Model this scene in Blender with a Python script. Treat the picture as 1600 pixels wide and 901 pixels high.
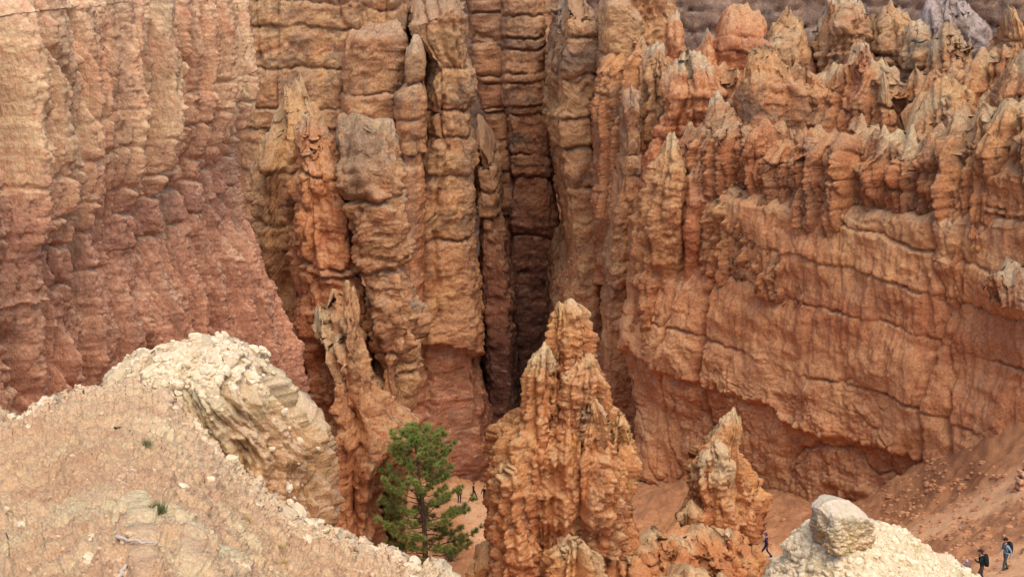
import bpy, math, random
import numpy as np
from math import sin, cos, tan, pi, radians

for o in list(bpy.data.objects): bpy.data.objects.remove(o)
sc = bpy.context.scene
COL = sc.collection
random.seed(7)
RNG = np.random.default_rng(11)

# ------------------------------------------------------------ camera, sky, sun, exposure
PITCH, FPX = radians(15.5), 2200.0          # looking down into the canyon; focal length in photo pixels (1600 wide)
CP, SP = cos(PITCH), sin(PITCH)
cam_data = bpy.data.cameras.new('camera')
cam_data.sensor_width = 36.0
cam_data.lens = 36.0 * FPX / 1600.0
cam_data.clip_start, cam_data.clip_end = 0.5, 3000.0
cam = bpy.data.objects.new('camera', cam_data)
cam.rotation_euler = (pi / 2 - PITCH, 0, 0)
COL.objects.link(cam)
sc.camera = cam

SUN_EL, SUN_AZ = radians(60), radians(160)  # high soft sun behind the camera under thin cloud (azimuth from +Y, clockwise)
world = bpy.data.worlds.new('World')
sc.world = world
world.use_nodes = True
wn = world.node_tree
sky = wn.nodes.new('ShaderNodeTexSky')
sky.sky_type = 'NISHITA'
sky.sun_disc = False
sky.sun_elevation = SUN_EL
sky.sun_rotation = SUN_AZ
sky.altitude = 2400
sky.air_density, sky.dust_density, sky.ozone_density = 1.0, 8.0, 0.3
wn.links.new(sky.outputs[0], wn.nodes['Background'].inputs[0])
wn.nodes['Background'].inputs[1].default_value = 0.13

sun_data = bpy.data.lights.new('sun', 'SUN')
sun_data.energy = 1.5
sun_data.angle = radians(50)
sun_data.color = (1.0, 0.90, 0.77)
sun = bpy.data.objects.new('sun', sun_data)
sun.rotation_euler = (pi / 2 - SUN_EL, 0, -SUN_AZ + pi)
COL.objects.link(sun)

sc.view_settings.view_transform = 'Standard'
sc.view_settings.look = 'None'
sc.view_settings.gamma = 1.0
sc.view_settings.use_curve_mapping = False
sc.view_settings.exposure = 1.0
sc.cycles.max_bounces = 4
sc.cycles.diffuse_bounces = 3
sc.cycles.use_denoising = True
sc.cycles.denoiser = 'OPENIMAGEDENOISE'
sc.cycles.denoising_input_passes = 'RGB_ALBEDO_NORMAL'
sc.cycles.denoising_prefilter = 'ACCURATE'

# ------------------------------------------------------------ pixels to points
def ray(px, py):
    dx = (px - 800.0) / FPX
    dy = -(py - 450.5) / FPX
    return dx, CP + dy * SP, -SP + dy * CP

def at(px, py, Y):
    rx, ry, rz = ray(px, py)
    t = Y / ry
    return t * rx, Y, t * rz

def py_of(Y, z):
    r = z / Y
    dy = (r * CP + SP) / (CP - r * SP)
    return 450.5 - FPX * dy

def px_of(X, Y, z):
    dy = (450.5 - py_of(Y, z)) / FPX
    return 800 + FPX * X * (CP + dy * SP) / Y

# ------------------------------------------------------------ noise volumes (periodic), sampled trilinearly
def fbm_volume(n, beta, seed):
    r = np.random.default_rng(seed)
    w = np.fft.rfftn(r.standard_normal((n, n, n)).astype(np.float32))
    k = np.fft.fftfreq(n) * n
    kz = np.fft.rfftfreq(n) * n
    kk = np.sqrt(k[:, None, None] ** 2 + k[None, :, None] ** 2 + kz[None, None, :] ** 2)
    kk[0, 0, 0] = 1
    w *= np.where(kk < 1.5, 0.5, 1) * kk ** (-beta)
    w[0, 0, 0] = 0
    v = np.fft.irfftn(w, s=(n, n, n)).astype(np.float32)
    return v / v.std()

def worley_volume(n, cells, seed):
    r = np.random.default_rng(seed)
    jit = r.random((cells, cells, cells, 3)).astype(np.float32)
    ids = r.random((cells, cells, cells)).astype(np.float32)
    g = (np.arange(n, dtype=np.float32) + 0.5) / n * cells
    X, Y, Z = np.meshgrid(g, g, g, indexing='ij')
    ci = [np.floor(a).astype(np.int32) for a in (X, Y, Z)]
    f1 = np.full(X.shape, 9, np.float32); f2 = f1.copy(); idv = np.zeros_like(f1)
    for dx in (-1, 0, 1):
        for dy in (-1, 0, 1):
            for dz in (-1, 0, 1):
                a, b, c = ci[0] + dx, ci[1] + dy, ci[2] + dz
                am, bm_, cm = a % cells, b % cells, c % cells
                j = jit[am, bm_, cm]
                d = np.sqrt((a + j[..., 0] - X) ** 2 + (b + j[..., 1] - Y) ** 2 + (c + j[..., 2] - Z) ** 2)
                near = d < f1
                f2 = np.where(near, f1, np.minimum(f2, d))
                idv = np.where(near, ids[am, bm_, cm], idv)
                f1 = np.where(near, d, f1)
    return f1, f2 - f1, idv

VF = fbm_volume(128, 2.15, 1)
VR = fbm_volume(128, 1.75, 2)
VS = fbm_volume(64, 3.0, 5)
WC = 7
W1, WE, WI = worley_volume(64, WC, 3)

def samp(vol, P, period, st=(1, 1, 1), off=0.0):
    n = vol.shape[0]
    q = [(P[..., i].astype(np.float32) * np.float32(st[i] / period * n) + np.float32(off * (0.37 + 0.21 * i) % 1.0 * n)) for i in range(3)]
    f0 = [np.floor(a) for a in q]
    fr = [(a - b).astype(np.float32) for a, b in zip(q, f0)]
    i0 = [b.astype(np.int32) & (n - 1) for b in f0]      # n is a power of two
    i1 = [(b + 1) & (n - 1) for b in i0]
    fl = vol.ravel()
    x0, x1 = i0[0] * n * n, i1[0] * n * n
    y0, y1 = i0[1] * n, i1[1] * n
    z0, z1 = i0[2], i1[2]
    fx, fy, fz = fr
    c00 = fl[x0 + y0 + z0] * (1 - fz) + fl[x0 + y0 + z1] * fz
    c01 = fl[x0 + y1 + z0] * (1 - fz) + fl[x0 + y1 + z1] * fz
    c10 = fl[x1 + y0 + z0] * (1 - fz) + fl[x1 + y0 + z1] * fz
    c11 = fl[x1 + y1 + z0] * (1 - fz) + fl[x1 + y1 + z1] * fz
    return (c00 * (1 - fy) + c01 * fy) * (1 - fx) + (c10 * (1 - fy) + c11 * fy) * fx

def sstep(a, b, x):
    t = np.clip((x - a) / (b - a), 0, 1)
    return t * t * (3 - 2 * t)

H1 = np.random.default_rng(17).random(4096).astype(np.float32)

def layers(P0, lay, off=0.0, Q=None):
    """sum of relief layers: (kind, amplitude m, period or cell m, stretch)"""
    d = np.zeros(P0.shape[:-1], np.float32)
    for i, l in enumerate(lay):
        kind, amp, per = l[0], l[1], l[2]
        st = l[3] if len(l) > 3 else (1, 1, 1)
        o = off + i * 0.713
        P = Q if (Q is not None and st[2] < .45) else P0      # flutes follow the taper of the body
        if kind == 'f': d += amp * samp(VF, P, per, st, o)
        elif kind == 'g': d += amp * samp(VR, P, per, st, o)
        elif kind == 'r': d += amp * (0.8 - 1.6 * np.abs(samp(VF, P, per, st, o)))        # sharp crests
        elif kind == 'v': d += amp * (1.6 * np.minimum(np.abs(samp(VF, P, per, st, o)), 1.2) - 1.15)   # rounded ribs, sharp gullies
        elif kind == 'w': d += amp * (0.55 - samp(W1, P, per * WC, st, o)) * 1.6           # cobble bumps
        elif kind == 'l': d -= amp * np.exp(-(samp(VS, P, per, st, o) / (l[4] if len(l) > 4 else .07)) ** 2)   # long crack lines
        elif kind == 'h':                                                                  # thin beds, each proud or set back
            zz_ = P0[..., 2] / per + .4 * samp(VF, P0, per * 45, (1, 1, .6), o) + .12 * samp(VR, P0, per * 9, (1, 1, 1), o) + 700 + o * 31
            i_ = np.floor(zz_).astype(np.int32); f_ = zz_ - i_
            i_ = i_ + 53 * np.floor(3 * samp(WI, P0, per * 9 * WC, (1, 1, .15), o)).astype(np.int32)
            d += amp * (2 * H1[i_ % 4096] - 1 - .5 * np.exp(-(np.minimum(f_, 1 - f_) / .09) ** 2))
        elif kind == 'c': d -= amp * np.exp(-(samp(WE, P, per * WC, st, o) / 0.09) ** 2)   # cracks
        elif kind == 'b': d += amp * 2 * (samp(WI, P, per * WC, st, o) - 0.5)              # blocks proud and set back
    return d

# ------------------------------------------------------------ mesh helpers
def tag(o, label=None, cat=None, group=None, kind=None):
    if label: o['label'] = label
    if cat: o['category'] = cat
    if group: o['group'] = group
    if kind: o['kind'] = kind
    return o

def link(name, me, mat=None, parent=None):
    o = bpy.data.objects.new(name, me)
    COL.objects.link(o)
    if mat is not None and me is not None: me.materials.append(mat)
    if parent is not None: o.parent = parent
    return o

def raw_mesh(name, V, F, smooth=True, attrs=None):
    V = np.ascontiguousarray(V, np.float32); F = np.ascontiguousarray(F, np.int32)
    k = F.shape[1]
    me = bpy.data.meshes.new(name)
    me.vertices.add(len(V)); me.vertices.foreach_set('co', V.ravel())
    me.loops.add(F.size); me.loops.foreach_set('vertex_index', F.ravel())
    me.polygons.add(len(F))
    me.polygons.foreach_set('loop_start', np.arange(0, F.size, k, dtype=np.int32))
    me.polygons.foreach_set('loop_total', np.full(len(F), k, np.int32))
    me.polygons.foreach_set('use_smooth', np.full(len(F), smooth))
    for nm, a in (attrs or {}).items():
        at_ = me.attributes.new(nm, 'FLOAT', 'POINT')
        at_.data.foreach_set('value', np.ascontiguousarray(a, np.float32).ravel())
    me.update(calc_edges=True)
    return me

def grid_faces(nr, nc, closed):
    r = np.arange(nr - 1)[:, None]
    c = np.arange(nc if closed else nc - 1)[None, :]
    c2 = (c + 1) % nc
    a = r * nc + c
    return np.stack([a, r * nc + c2, (r + 1) * nc + c2, (r + 1) * nc + c], -1).reshape(-1, 4)

def grid_normals(P, closed):
    if closed:
        du = np.roll(P, -1, 1) - np.roll(P, 1, 1)
    else:
        du = np.gradient(P, axis=1)
    dv = np.gradient(P, axis=0)
    n = np.cross(du, dv)
    return n / (np.linalg.norm(n, axis=-1, keepdims=True) + 1e-9)

def lerp_list(pts, key=0):
    pts = sorted(pts, key=lambda p: p[key])
    return np.array([p[key] for p in pts], float), np.array([p[1 - key] for p in pts], float)

# ------------------------------------------------------------ materials
def lin(r, g, b):
    f = lambda c: (c / 255 / 12.92) if c <= 10 else ((c / 255 + 0.055) / 1.055) ** 2.4
    return (f(r), f(g), f(b), 1.0)

class Nodes:
    def __init__(s, name):
        s.m = bpy.data.materials.new(name); s.m.use_nodes = True
        s.t = s.m.node_tree; s.b = s.t.nodes['Principled BSDF']
        s.b.inputs['Specular IOR Level'].default_value = 0.15
        s.b.inputs['Roughness'].default_value = 0.95
    def n(s, typ, **kw):
        n = s.t.nodes.new('ShaderNode' + typ)
        for k, v in kw.items(): setattr(n, k, v)
        return n
    def set(s, sock, v):
        if hasattr(v, 'is_output'): s.t.links.new(v, sock)
        else: sock.default_value = v
    def mix(s, fac, a, b, blend='MIX'):
        n = s.n('Mix', data_type='RGBA', blend_type=blend)
        s.set(n.inputs[0], fac); s.set(n.inputs[6], a); s.set(n.inputs[7], b)
        return n.outputs[2]
    def math(s, op, a, b=0.0, clamp=False):
        n = s.n('Math', operation=op); n.use_clamp = clamp
        s.set(n.inputs[0], a); s.set(n.inputs[1], b)
        return n.outputs[0]
    def ramp(s, fac, stops, interp='LINEAR'):
        n = s.n('ValToRGB'); n.color_ramp.interpolation = interp
        e = n.color_ramp.elements
        while len(e) < len(stops): e.new(0.5)
        for el, (p, c) in zip(e, sorted(stops, key=lambda q: q[0])):
            el.position = p; el.color = c
        s.set(n.inputs[0], fac)
        return n.outputs[0]
    def pos(s, scale=(1, 1, 1)):
        g = s.n('NewGeometry')
        v = s.n('VectorMath', operation='MULTIPLY')
        s.t.links.new(g.outputs['Position'], v.inputs[0]); v.inputs[1].default_value = scale
        return v.outputs[0]
    def noise(s, vec, scale, detail=6, rough=0.6, dist=0.0):
        n = s.n('TexNoise'); s.t.links.new(vec, n.inputs['Vector'])
        n.inputs['Scale'].default_value = scale; n.inputs['Detail'].default_value = detail
        n.inputs['Roughness'].default_value = rough; n.inputs['Distortion'].default_value = dist
        return n.outputs[0]
    def attr(s, name):
        return s.n('Attribute', attribute_name=name).outputs['Fac']

def paint(P, k=1.0, off=0.0):
    """colour masks of the rock itself: beds, blotches, washed-down streaks, weathered patches"""
    bed = sstep(.0, 1.3, samp(VF, P, 9 * k, (.07, .07, 1), off) + .3 * samp(VR, P, 5 * k, (.3, .3, 1), off))
    blot = .5 + .16 * samp(VF, P, 13 * k, (1, 1, 1), off + .2) + .09 * samp(VR, P, 2.6 * k, (1, 1, 1), off + .4)
    streak = sstep(.3, 1.9, samp(VF, P, 6 * k, (1, 1, .10), off + .6) + .35 * samp(VR, P, 2.5 * k, (1, 1, .3), off))
    patch = sstep(-.2, 1.0, samp(VF, P, 7 * k, (1, 1, 1), off + .8) + .45 * samp(VR, P, 2.4 * k, (1, 1, 1), off + .1))
    return dict(bed=bed, blot=blot, streak=streak, patch=patch)

KFAC = {}
def rock_material(name, zones, crust=(202, 178, 145), grey=(118, 106, 98), alt=None, k=1.0, stain=0.5, var=0.6, bump=1.0, bands=0.5):
    """zones: [(0..1, sRGB)] along the 'zone' attribute; k: feature size factor (1 = far cliffs, 0.15 = foreground)"""
    def soft(q):                                # take the edge off the saturation, bounced light puts it back
        l = .3 * q[0] + .6 * q[1] + .1 * q[2]
        return tuple(min(255, .92 * x + .08 * l) * f for x, f in zip(q, (1.0, 1.02, .98)))
    zones = [(p, soft(q)) for p, q in zones]; grey = soft(grey); crust = (crust[0] * 1.02, crust[1] * .985, crust[2] * .98); alt = soft(alt) if alt else None
    N = Nodes(name)
    KFAC[name] = k
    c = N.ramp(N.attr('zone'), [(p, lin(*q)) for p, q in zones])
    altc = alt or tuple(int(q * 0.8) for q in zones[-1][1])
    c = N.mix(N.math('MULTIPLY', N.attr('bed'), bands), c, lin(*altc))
    blot = N.attr('blot')
    c = N.mix(var, c, N.ramp(blot, [(0.1, (0.26, 0.23, 0.22, 1)), (0.5, (0.5, 0.5, 0.5, 1)), (0.9, (0.76, 0.75, 0.72, 1))]), 'OVERLAY')
    c = N.mix(N.math('MULTIPLY', N.attr('streak'), stain * 0.75), c, lin(*grey))
    patch = N.attr('patch')
    c = N.mix(N.math('MULTIPLY', N.math('MULTIPLY', N.attr('stain'), patch), 0.85), c, lin(*grey))
    c = N.mix(N.math('MULTIPLY', N.attr('crust'), N.math('SUBTRACT', 1.0, N.math('MULTIPLY', patch, .55))), c, lin(*crust))
    p = N.pos()
    g = N.noise(p, 5.0 / k, 4, 0.75)
    c = N.mix(0.75, c, N.ramp(g, [(0.28, (0.22, 0.21, 0.20, 1)), (0.5, (0.5, 0.5, 0.5, 1)), (0.72, (0.78, 0.78, 0.77, 1))]), 'OVERLAY')
    N.set(N.b.inputs['Base Color'], c)
    bp = N.n('Bump'); bp.inputs['Strength'].default_value = 0.9 * bump; bp.inputs['Distance'].default_value = 0.5 * k
    N.t.links.new(N.noise(N.pos((1, 1, 0.6)), 2.6 / k, 5, 0.72), bp.inputs['Height'])
    N.t.links.new(bp.outputs[0], N.b.inputs['Normal'])
    return N.m

def plain_material(name, rgb, rough=0.9, var=0.25, scale=8.0):
    N = Nodes(name)
    n = N.noise(N.pos(), scale, 5, 0.6)
    N.set(N.b.inputs['Base Color'], N.mix(var, lin(*rgb), N.ramp(n, [(0.3, (0.25, 0.25, 0.25, 1)), (0.7, (0.75, 0.75, 0.75, 1))]), 'OVERLAY'))
    N.b.inputs['Roughness'].default_value = rough
    return N.m

# ------------------------------------------------------------ rock body: closed solid between a left and a right edge with its own depth
def superellipse(n, a, b, count_front, count_back):
    th = np.linspace(0, 2 * pi, 4001)
    e = 2.0 / n
    x = np.sign(np.cos(th)) * np.abs(np.cos(th)) ** e
    y = np.sign(np.sin(th)) * np.abs(np.sin(th)) ** e
    def part(lo, hi, cnt):
        m = (th >= lo) & (th <= hi)
        s = np.concatenate([[0], np.cumsum(np.hypot(np.diff(x[m]) * a, np.diff(y[m]) * b))])
        t = np.linspace(0, s[-1], cnt, endpoint=False)
        return np.interp(t, s, x[m]), np.interp(t, s, y[m])
    fx, fy = part(pi, 2 * pi, count_front)     # front: left to right, y < 0 faces the camera
    bx, by = part(0, pi, count_back)
    return np.concatenate([fx, bx]), np.concatenate([fy, by])

def rock_arrays(crest, L, R, Y, dep, base, style, n=3.0, hc=3.0, jag=(0, 1), strata=None, sb=0.6, joints=(), batter=0.0,
                step=2.0, zone=None, crusth=1.5, crustup=0.6, seed=0, ratio=None, notch=0.5, stainy=0.5, lip=None, fade=0.3, dip=0.0, kf=1.0, face=False, slim=3.0, patchy=0.0):
    Yl, Yr = (Y, Y) if np.isscalar(Y) else Y
    Ym = 0.5 * (Yl + Yr)
    rs = np.random.default_rng(100 + seed)
    off = seed * 0.317
    Ly, Lx = lerp_list(L, 1); Ry, Rx = lerp_list(R, 1)
    fl = lambda y: np.interp(y, Ly, Lx)
    fr = lambda y: np.interp(y, Ry, Rx)
    zb = at(800, base, Ym)[2]
    # crest height along u
    cu, cz = [], []
    for x, y in crest:
        u = np.clip(2 * (x - fl(y)) / max(fr(y) - fl(y), 1e-3) - 1, -1, 1)
        cu.append(u); cz.append(at(800, y, Yl + (Yr - Yl) * (u + 1) / 2)[2])
    o = np.argsort(cu); cu = np.array(cu)[o]; cz = np.array(cz)[o]
    ymid = 0.5 * (min(y for _, y in crest) + min(base, 901))
    mpp = Ym / FPX / 0.95
    half = 0.5 * abs(fr(ymid) - fl(ymid)) * mpp
    half = max(0.5 * math.hypot((fr(ymid) - fl(ymid)) * mpp, Yr - Yl), 0.3)
    bdep = dep / 2
    hpx = max(py_of(Ym, zb) - min(y for _, y in crest), 20)
    per_front = 2 * half + bdep
    cf = int(np.clip(max((fr(ymid) - fl(ymid)), per_front / mpp * 0.7) * 1.25 / step, 14, 900))
    nv = int(np.clip(hpx / step * 1.05, 12, 700))
    ux, wy = superellipse(n, half, bdep, cf, max(cf // 5, 8))
    zc = np.interp(ux, cu, cz)
    v = np.linspace(0, 1, nv)[:, None]
    z = zb + v * (zc[None, :] - zb)
    h = zc[None, :] - z
    # edges at that height
    pyl, pyr = py_of(Yl, z), py_of(Yr, z)
    XL = at(fl(pyl), pyl, Yl)[0]; XR = at(fr(pyr), pyr, Yr)[0]
    XR = np.maximum(XR, XL + 0.05)
    ax, ay = XR - XL, (Yr - Yl) + 0 * XL
    ln = np.hypot(ax, ay)
    s = (ux[None, :] + 1) / 2
    nx, ny = -ay / ln, ax / ln
    tf = np.clip((np.maximum(h, 0) / hc), 0, 1) ** 0.6
    b = np.full_like(z, bdep)
    if ratio: b = np.minimum(b, ratio * ln / 2)
    front = wy[None, :] < 0
    w = wy[None, :] * b * (0.02 + 0.98 * tf)
    w = w - np.where(front, batter * h * np.abs(wy[None, :]), 0)
    if face: w = w + b
    P = np.stack([XL + ax * s + nx * w, Yl + ay * s + ny * w, z], -1).astype(np.float32)
    if jag[0]:                                                  # knobs and fingers along the crest
        jw_ = np.clip(1 - h / (2.5 * jag[0] + .4 * hc), 0, 1) * np.clip(ln / (2.5 * jag[1]), .15, 1)
        P[..., 2] += jag[0] * jw_ * (2.2 * (.42 - samp(W1, P, jag[1] * WC, (1, 1, .12), off)) + .30 * samp(VF, P, jag[1] * 12, (1, 1, .2), off))
    Nn = grid_normals(P, True)
    cen = P.mean(1, keepdims=True)
    if ((P - cen)[..., :2] * Nn[..., :2]).sum() < 0: Nn = -Nn
    Nh = Nn.copy(); Nh[..., 2] *= 0.35
    Nh /= np.linalg.norm(Nh, axis=-1, keepdims=True) + 1e-9
    wt = fade + (1 - fade) * np.clip(h / (hc * 0.7 + 0.2), 0, 1)
    Q = np.stack([np.broadcast_to(ux[None] * half, z.shape), np.broadcast_to(wy[None] * bdep, z.shape), z], -1).astype(np.float32)
    d = layers(P, style, off, Q)
    if patchy:                                                  # broken ground in places, smooth faces in others
        big = layers(P, style[:2], off, Q)
        d = big + (d - big) * (1 - patchy + patchy * sstep(-.5, 1.0, samp(VF, P, 38, (1, 1, 1), off + .9)))
    d = d * wt * np.clip(ln / slim, .15, 1)
    stain = np.zeros_like(z)
    along = (s - 0.5) * ln                                     # metres along the face
    # beds: rounded courses between notches
    if strata is not None:
        zs = sorted(at(800, y, Ym)[2] for y in strata)
        zs = np.array([zb - 30] + zs + [max(zc.max(), zs[-1]) + 8])
        zz = z + 0.35 * mpp * 18 * samp(VF, P, 60, (1, 1, .5), off) + dip * along
        zz = zz + 0.10 * samp(VR, P, 14, (1, 1, .5), off + 1)
        k = np.clip(np.searchsorted(zs, zz.ravel()).reshape(zz.shape) - 1, 0, len(zs) - 2)
        th_ = zs[k + 1] - zs[k]
        t = np.clip((zz - zs[k]) / th_, 0, 1)
        prof = np.clip(4 * t ** 0.8 * (1 - t ** 0.8), 0, 1) ** 0.27 - 1
        rk = rs.random(len(zs)) * 0.7 + 0.5
        amp = rk[k] * np.clip(th_ / 4.0, 0.35, 1.2)
        d = d + sb * prof * amp + sb * 0.45 * (rs.random(len(zs))[k] - 0.5)
        dist = np.minimum(t, 1 - t) * th_
        d = d - notch * np.exp(-(dist / 0.12) ** 2) * (0.5 + 0.6 * samp(VF, P, 12, (1, 1, 1), off + 2))
        sk = rs.random(len(zs)) ** 1.5
        stain = sk[k] * np.clip(1 - np.abs(t - 0.45) * 1.6, 0, 1)
    for (jx, jy, jw, jd) in joints:                            # vertical cracks at a photo column
        uu = np.linspace(-1, 1, 400); Yu = Yl + (Yr - Yl) * (uu + 1) / 2
        xl_, xr_ = at(fl(jy), jy, Yl)[0], at(fr(jy), jy, Yr)[0]
        uj = uu[np.argmin(np.abs(px_of(xl_ + (xr_ - xl_) * (uu + 1) / 2, Yu, at(800, jy, Yu)[2]) - jx))]
        aj = uj * ln / 2 + 0.5 * samp(VF, P, 25, (0, 0, 1), off + jx) * 1.0
        d = d - jd * np.exp(-np.abs((along - aj) / jw) ** 1.5) * np.where(front, 1, 0)
    if lip is not None:                                        # the face below this level is set back
        zl = at(800, lip[0], lip[1])[2] + 0.5 * samp(VF, P, 18, (1, 1, 0), off) + 0.15 * samp(VR, P, 6, (1, 1, 0), off)
        dz = zl - z
        d = d - lip[2] * sstep(-0.15, 0.5, dz) + lip[2] * 0.9 * sstep(0.8, lip[3], dz)
    P = P + Nh * d[..., None]
    # close the crest: one more row where front and back meet
    top = P[-1]
    fo = np.argsort(ux[:cf]); bo = np.argsort(ux[cf:])
    mid = np.stack([.5 * (np.interp(ux, ux[:cf][fo], top[:cf][fo][:, i]) + np.interp(ux, ux[cf:][bo], top[cf:][bo][:, i])) for i in range(3)], -1)
    mid[:, 2] += .02
    P = np.concatenate([P, mid[None].astype(np.float32)], 0)
    z, h, stain, Nn = (np.concatenate([a_, a_[-1:]], 0) for a_ in (z, h, stain, Nn))
    # attributes
    q = samp(VF, P, 18, (1, 1, 1), off + 3)
    cru = np.clip(1 - h / crusth + 0.45 * q, 0, 1) if crusth > 0 else np.zeros_like(z)
    N2 = grid_normals(P, True)
    if (N2 * Nn).sum() < 0: N2 = -N2
    cru = np.maximum(cru, crustup * sstep(0.35, 0.8, N2[..., 2]))
    if zone:
        z0, z1 = at(800, zone[0], Ym)[2], at(800, zone[1], Ym)[2]
        zo = (z - z0) / (z1 - z0)
    else:
        zo = (z - zb) / (zc.max() - zb)
    zo = zo + 0.035 * q
    stain = np.clip(stain * stainy * 2 + 0.0, 0, 1)
    pt = paint(P, kf, off)
    nv_, nc = z.shape
    V = P.reshape(-1, 3)
    F = grid_faces(nv_, nc, True)
    return V, F, dict(zone=zo, crust=cru, stain=stain, **pt), N2

TRI = [0]
def rock(name, label, cat, mat, group=None, kind=None, parent=None, extra=(), **kw):
    kw.setdefault('kf', KFAC.get(mat.name, 1.0))
    V, F, A, _ = rock_arrays(**kw)
    A = {k: a.ravel() for k, a in A.items()}
    me = raw_mesh(name, V, F, True, A)
    TRI[0] += 2 * len(F)
    o = link(name, me, mat, parent)
    tag(o, label, cat, group, kind)
    return o
# ------------------------------------------------------------ relief styles
S_COL = [('f', .22, 34), ('v', .14, 9, (1, 1, .2)), ('b', .20, 2.6, (1, 1, .8)), ('b', .08, .9, (1, 1, .7)), ('l', .45, 12, (1, 1, .13), .035), ('c', .08, 1.8, (1, 1, .55)), ('g', .07, 4), ('h', .07, .55)]
S_FACE = [('f', .50, 46), ('v', .16, 12, (1, 1, .2)), ('b', .16, 2.6, (.8, .8, 1)), ('l', .40, 22, (1, 1, .5), .03), ('l', .26, 9, (1, 1, .9), .035), ('b', .06, .9), ('g', .06, 4), ('h', .09, .9)]
S_PINK = [('f', .30, 50), ('v', .50, 19, (1, 1, .05)), ('v', .36, 6.5, (1, 1, .06)), ('v', .20, 2.4, (1, 1, .07)), ('l', .8, 30, (1, 1, .06), .045), ('l', .45, 10, (1, 1, .08), .045), ('b', .12, 1.8, (1, 1, .3)), ('g', .08, 2.6, (1, 1, .6))]
S_SPIRE = [('f', .35, 20), ('v', .42, 9, (1, 1, .14)), ('v', .16, 3.5, (1, 1, .16)), ('l', .3, 11, (1, 1, .2), .05), ('b', .10, 1.0, (1, 1, .5)), ('w', .06, .6), ('g', .06, 3), ('h', .10, .6)]
S_SMOOTH = [('f', .35, 26), ('v', .20, 10, (1, 1, .15)), ('l', .25, 13, (1, 1, .2), .04), ('b', .06, 1.6, (1, 1, .4)), ('c', .06, 1.6, (1, 1, .4)), ('g', .05, 3), ('h', .09, .9)]
S_RIB = [('f', .45, 26), ('v', 1.1, 15, (1, 1, .07)), ('v', .45, 5.5, (1, 1, .09)), ('l', .5, 12, (1, 1, .12), .06), ('b', .14, 1.2, (1, 1, .5)), ('c', .08, 1.4, (1, 1, .5)), ('w', .06, .6), ('g', .07, 3), ('h', .13, .8)]
S_LUMP = [('f', .35, 20), ('v', .60, 9, (1, 1, .14)), ('v', .25, 3.5, (1, 1, .18)), ('l', .3, 9, (1, 1, .2), .06), ('b', .12, 1.1), ('w', .06, .5), ('g', .09, 3), ('h', .08, .7)]

# ------------------------------------------------------------ rock colours
CREAM, TAN, BUFF = (214, 170, 128), (204, 152, 106), (212, 178, 138)
PINK, MAUVE, ROSE = (198, 138, 108), (184, 126, 102), (194, 128, 98)
ORANGE, RUST, OCHRE, RED = (204, 124, 78), (190, 106, 66), (208, 150, 92), (166, 94, 68)
DEEP = (136, 82, 66)

M_pink = rock_material('pink_cliff_rock', [(0, ROSE), (.34, (194, 128, 98)), (.52, PINK), (.60, MAUVE), (.64, (200, 142, 110)), (.72, (220, 168, 130)), (.85, (222, 170, 132)), (1, (222, 180, 148))],
                       crust=(216, 190, 152), grey=(150, 122, 100), alt=(204, 146, 110), stain=.65, var=.5, bands=.25, bump=.65)
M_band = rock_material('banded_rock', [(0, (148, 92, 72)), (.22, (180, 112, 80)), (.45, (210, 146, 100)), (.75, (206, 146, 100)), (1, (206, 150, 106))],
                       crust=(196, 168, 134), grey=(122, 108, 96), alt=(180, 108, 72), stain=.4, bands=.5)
M_slot = rock_material('slot_rock', [(0, (112, 72, 60)), (.42, (128, 80, 66)), (.60, (172, 108, 80)), (.8, (192, 134, 96)), (1, (196, 142, 104))],  # lower stops dark: slot shade put into the colour, along with dark varnish
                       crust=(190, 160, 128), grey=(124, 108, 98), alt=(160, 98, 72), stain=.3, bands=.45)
M_orange = rock_material('orange_rock', [(0, (204, 130, 88)), (.4, (206, 130, 86)), (.75, (212, 140, 92)), (1, (214, 150, 100))],
                         crust=(206, 182, 140), grey=(140, 118, 98), alt=(200, 124, 80), stain=.45, bands=.4)
M_red = rock_material('red_orange_rock', [(0, (198, 116, 74)), (.6, (208, 122, 78)), (1, (212, 136, 92))],
                      crust=(208, 186, 146), grey=(140, 116, 98), alt=(190, 106, 68), stain=.2, bands=.3)
M_tan = rock_material('tan_rock', [(0, (196, 120, 78)), (.5, (204, 136, 90)), (1, (206, 148, 102))],
                      crust=(204, 182, 146), grey=(126, 112, 98), alt=(192, 122, 80), stain=.4, bands=.4)
M_wall = rock_material('massive_wall_rock', [(0, (200, 138, 98)), (.28, (208, 142, 100)), (.42, (212, 142, 98)), (.7, (214, 142, 96)), (.86, (216, 150, 102)), (1, (216, 154, 108))],
                       crust=(202, 166, 124), grey=(150, 118, 94), alt=(196, 120, 78), stain=.5, var=.6, bands=.5, bump=.7)
M_ochre = rock_material('ochre_rock', [(0, (196, 120, 78)), (.5, (204, 132, 86)), (1, (208, 146, 98))],
                        crust=(212, 188, 144), grey=(138, 118, 98), alt=(196, 126, 80), stain=.4, bands=.3)
M_far = rock_material('far_grey_rock', [(0, (150, 106, 86)), (1, (140, 112, 98))], crust=(186, 170, 156), grey=(116, 104, 100), alt=(170, 130, 106), stain=.5)

# ------------------------------------------------------------ far ridge closing the view
rock('far_cliff', 'grey-mauve cliff farthest back along the top edge of the view', 'cliff', M_far, crest=[(-400, -260), (600, -220), (1180, -180), (1400, -170), (1500, -180), (2100, -220)],
     L=[(-400, -260), (-420, 500)], R=[(2100, -260), (2120, 500)], Y=(215, 200), dep=12, base=520, style=S_FACE, step=5, strata=[-40, 10, 40, 90, 150], sb=.8, jag=(1.2, 4), seed=1)

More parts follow.
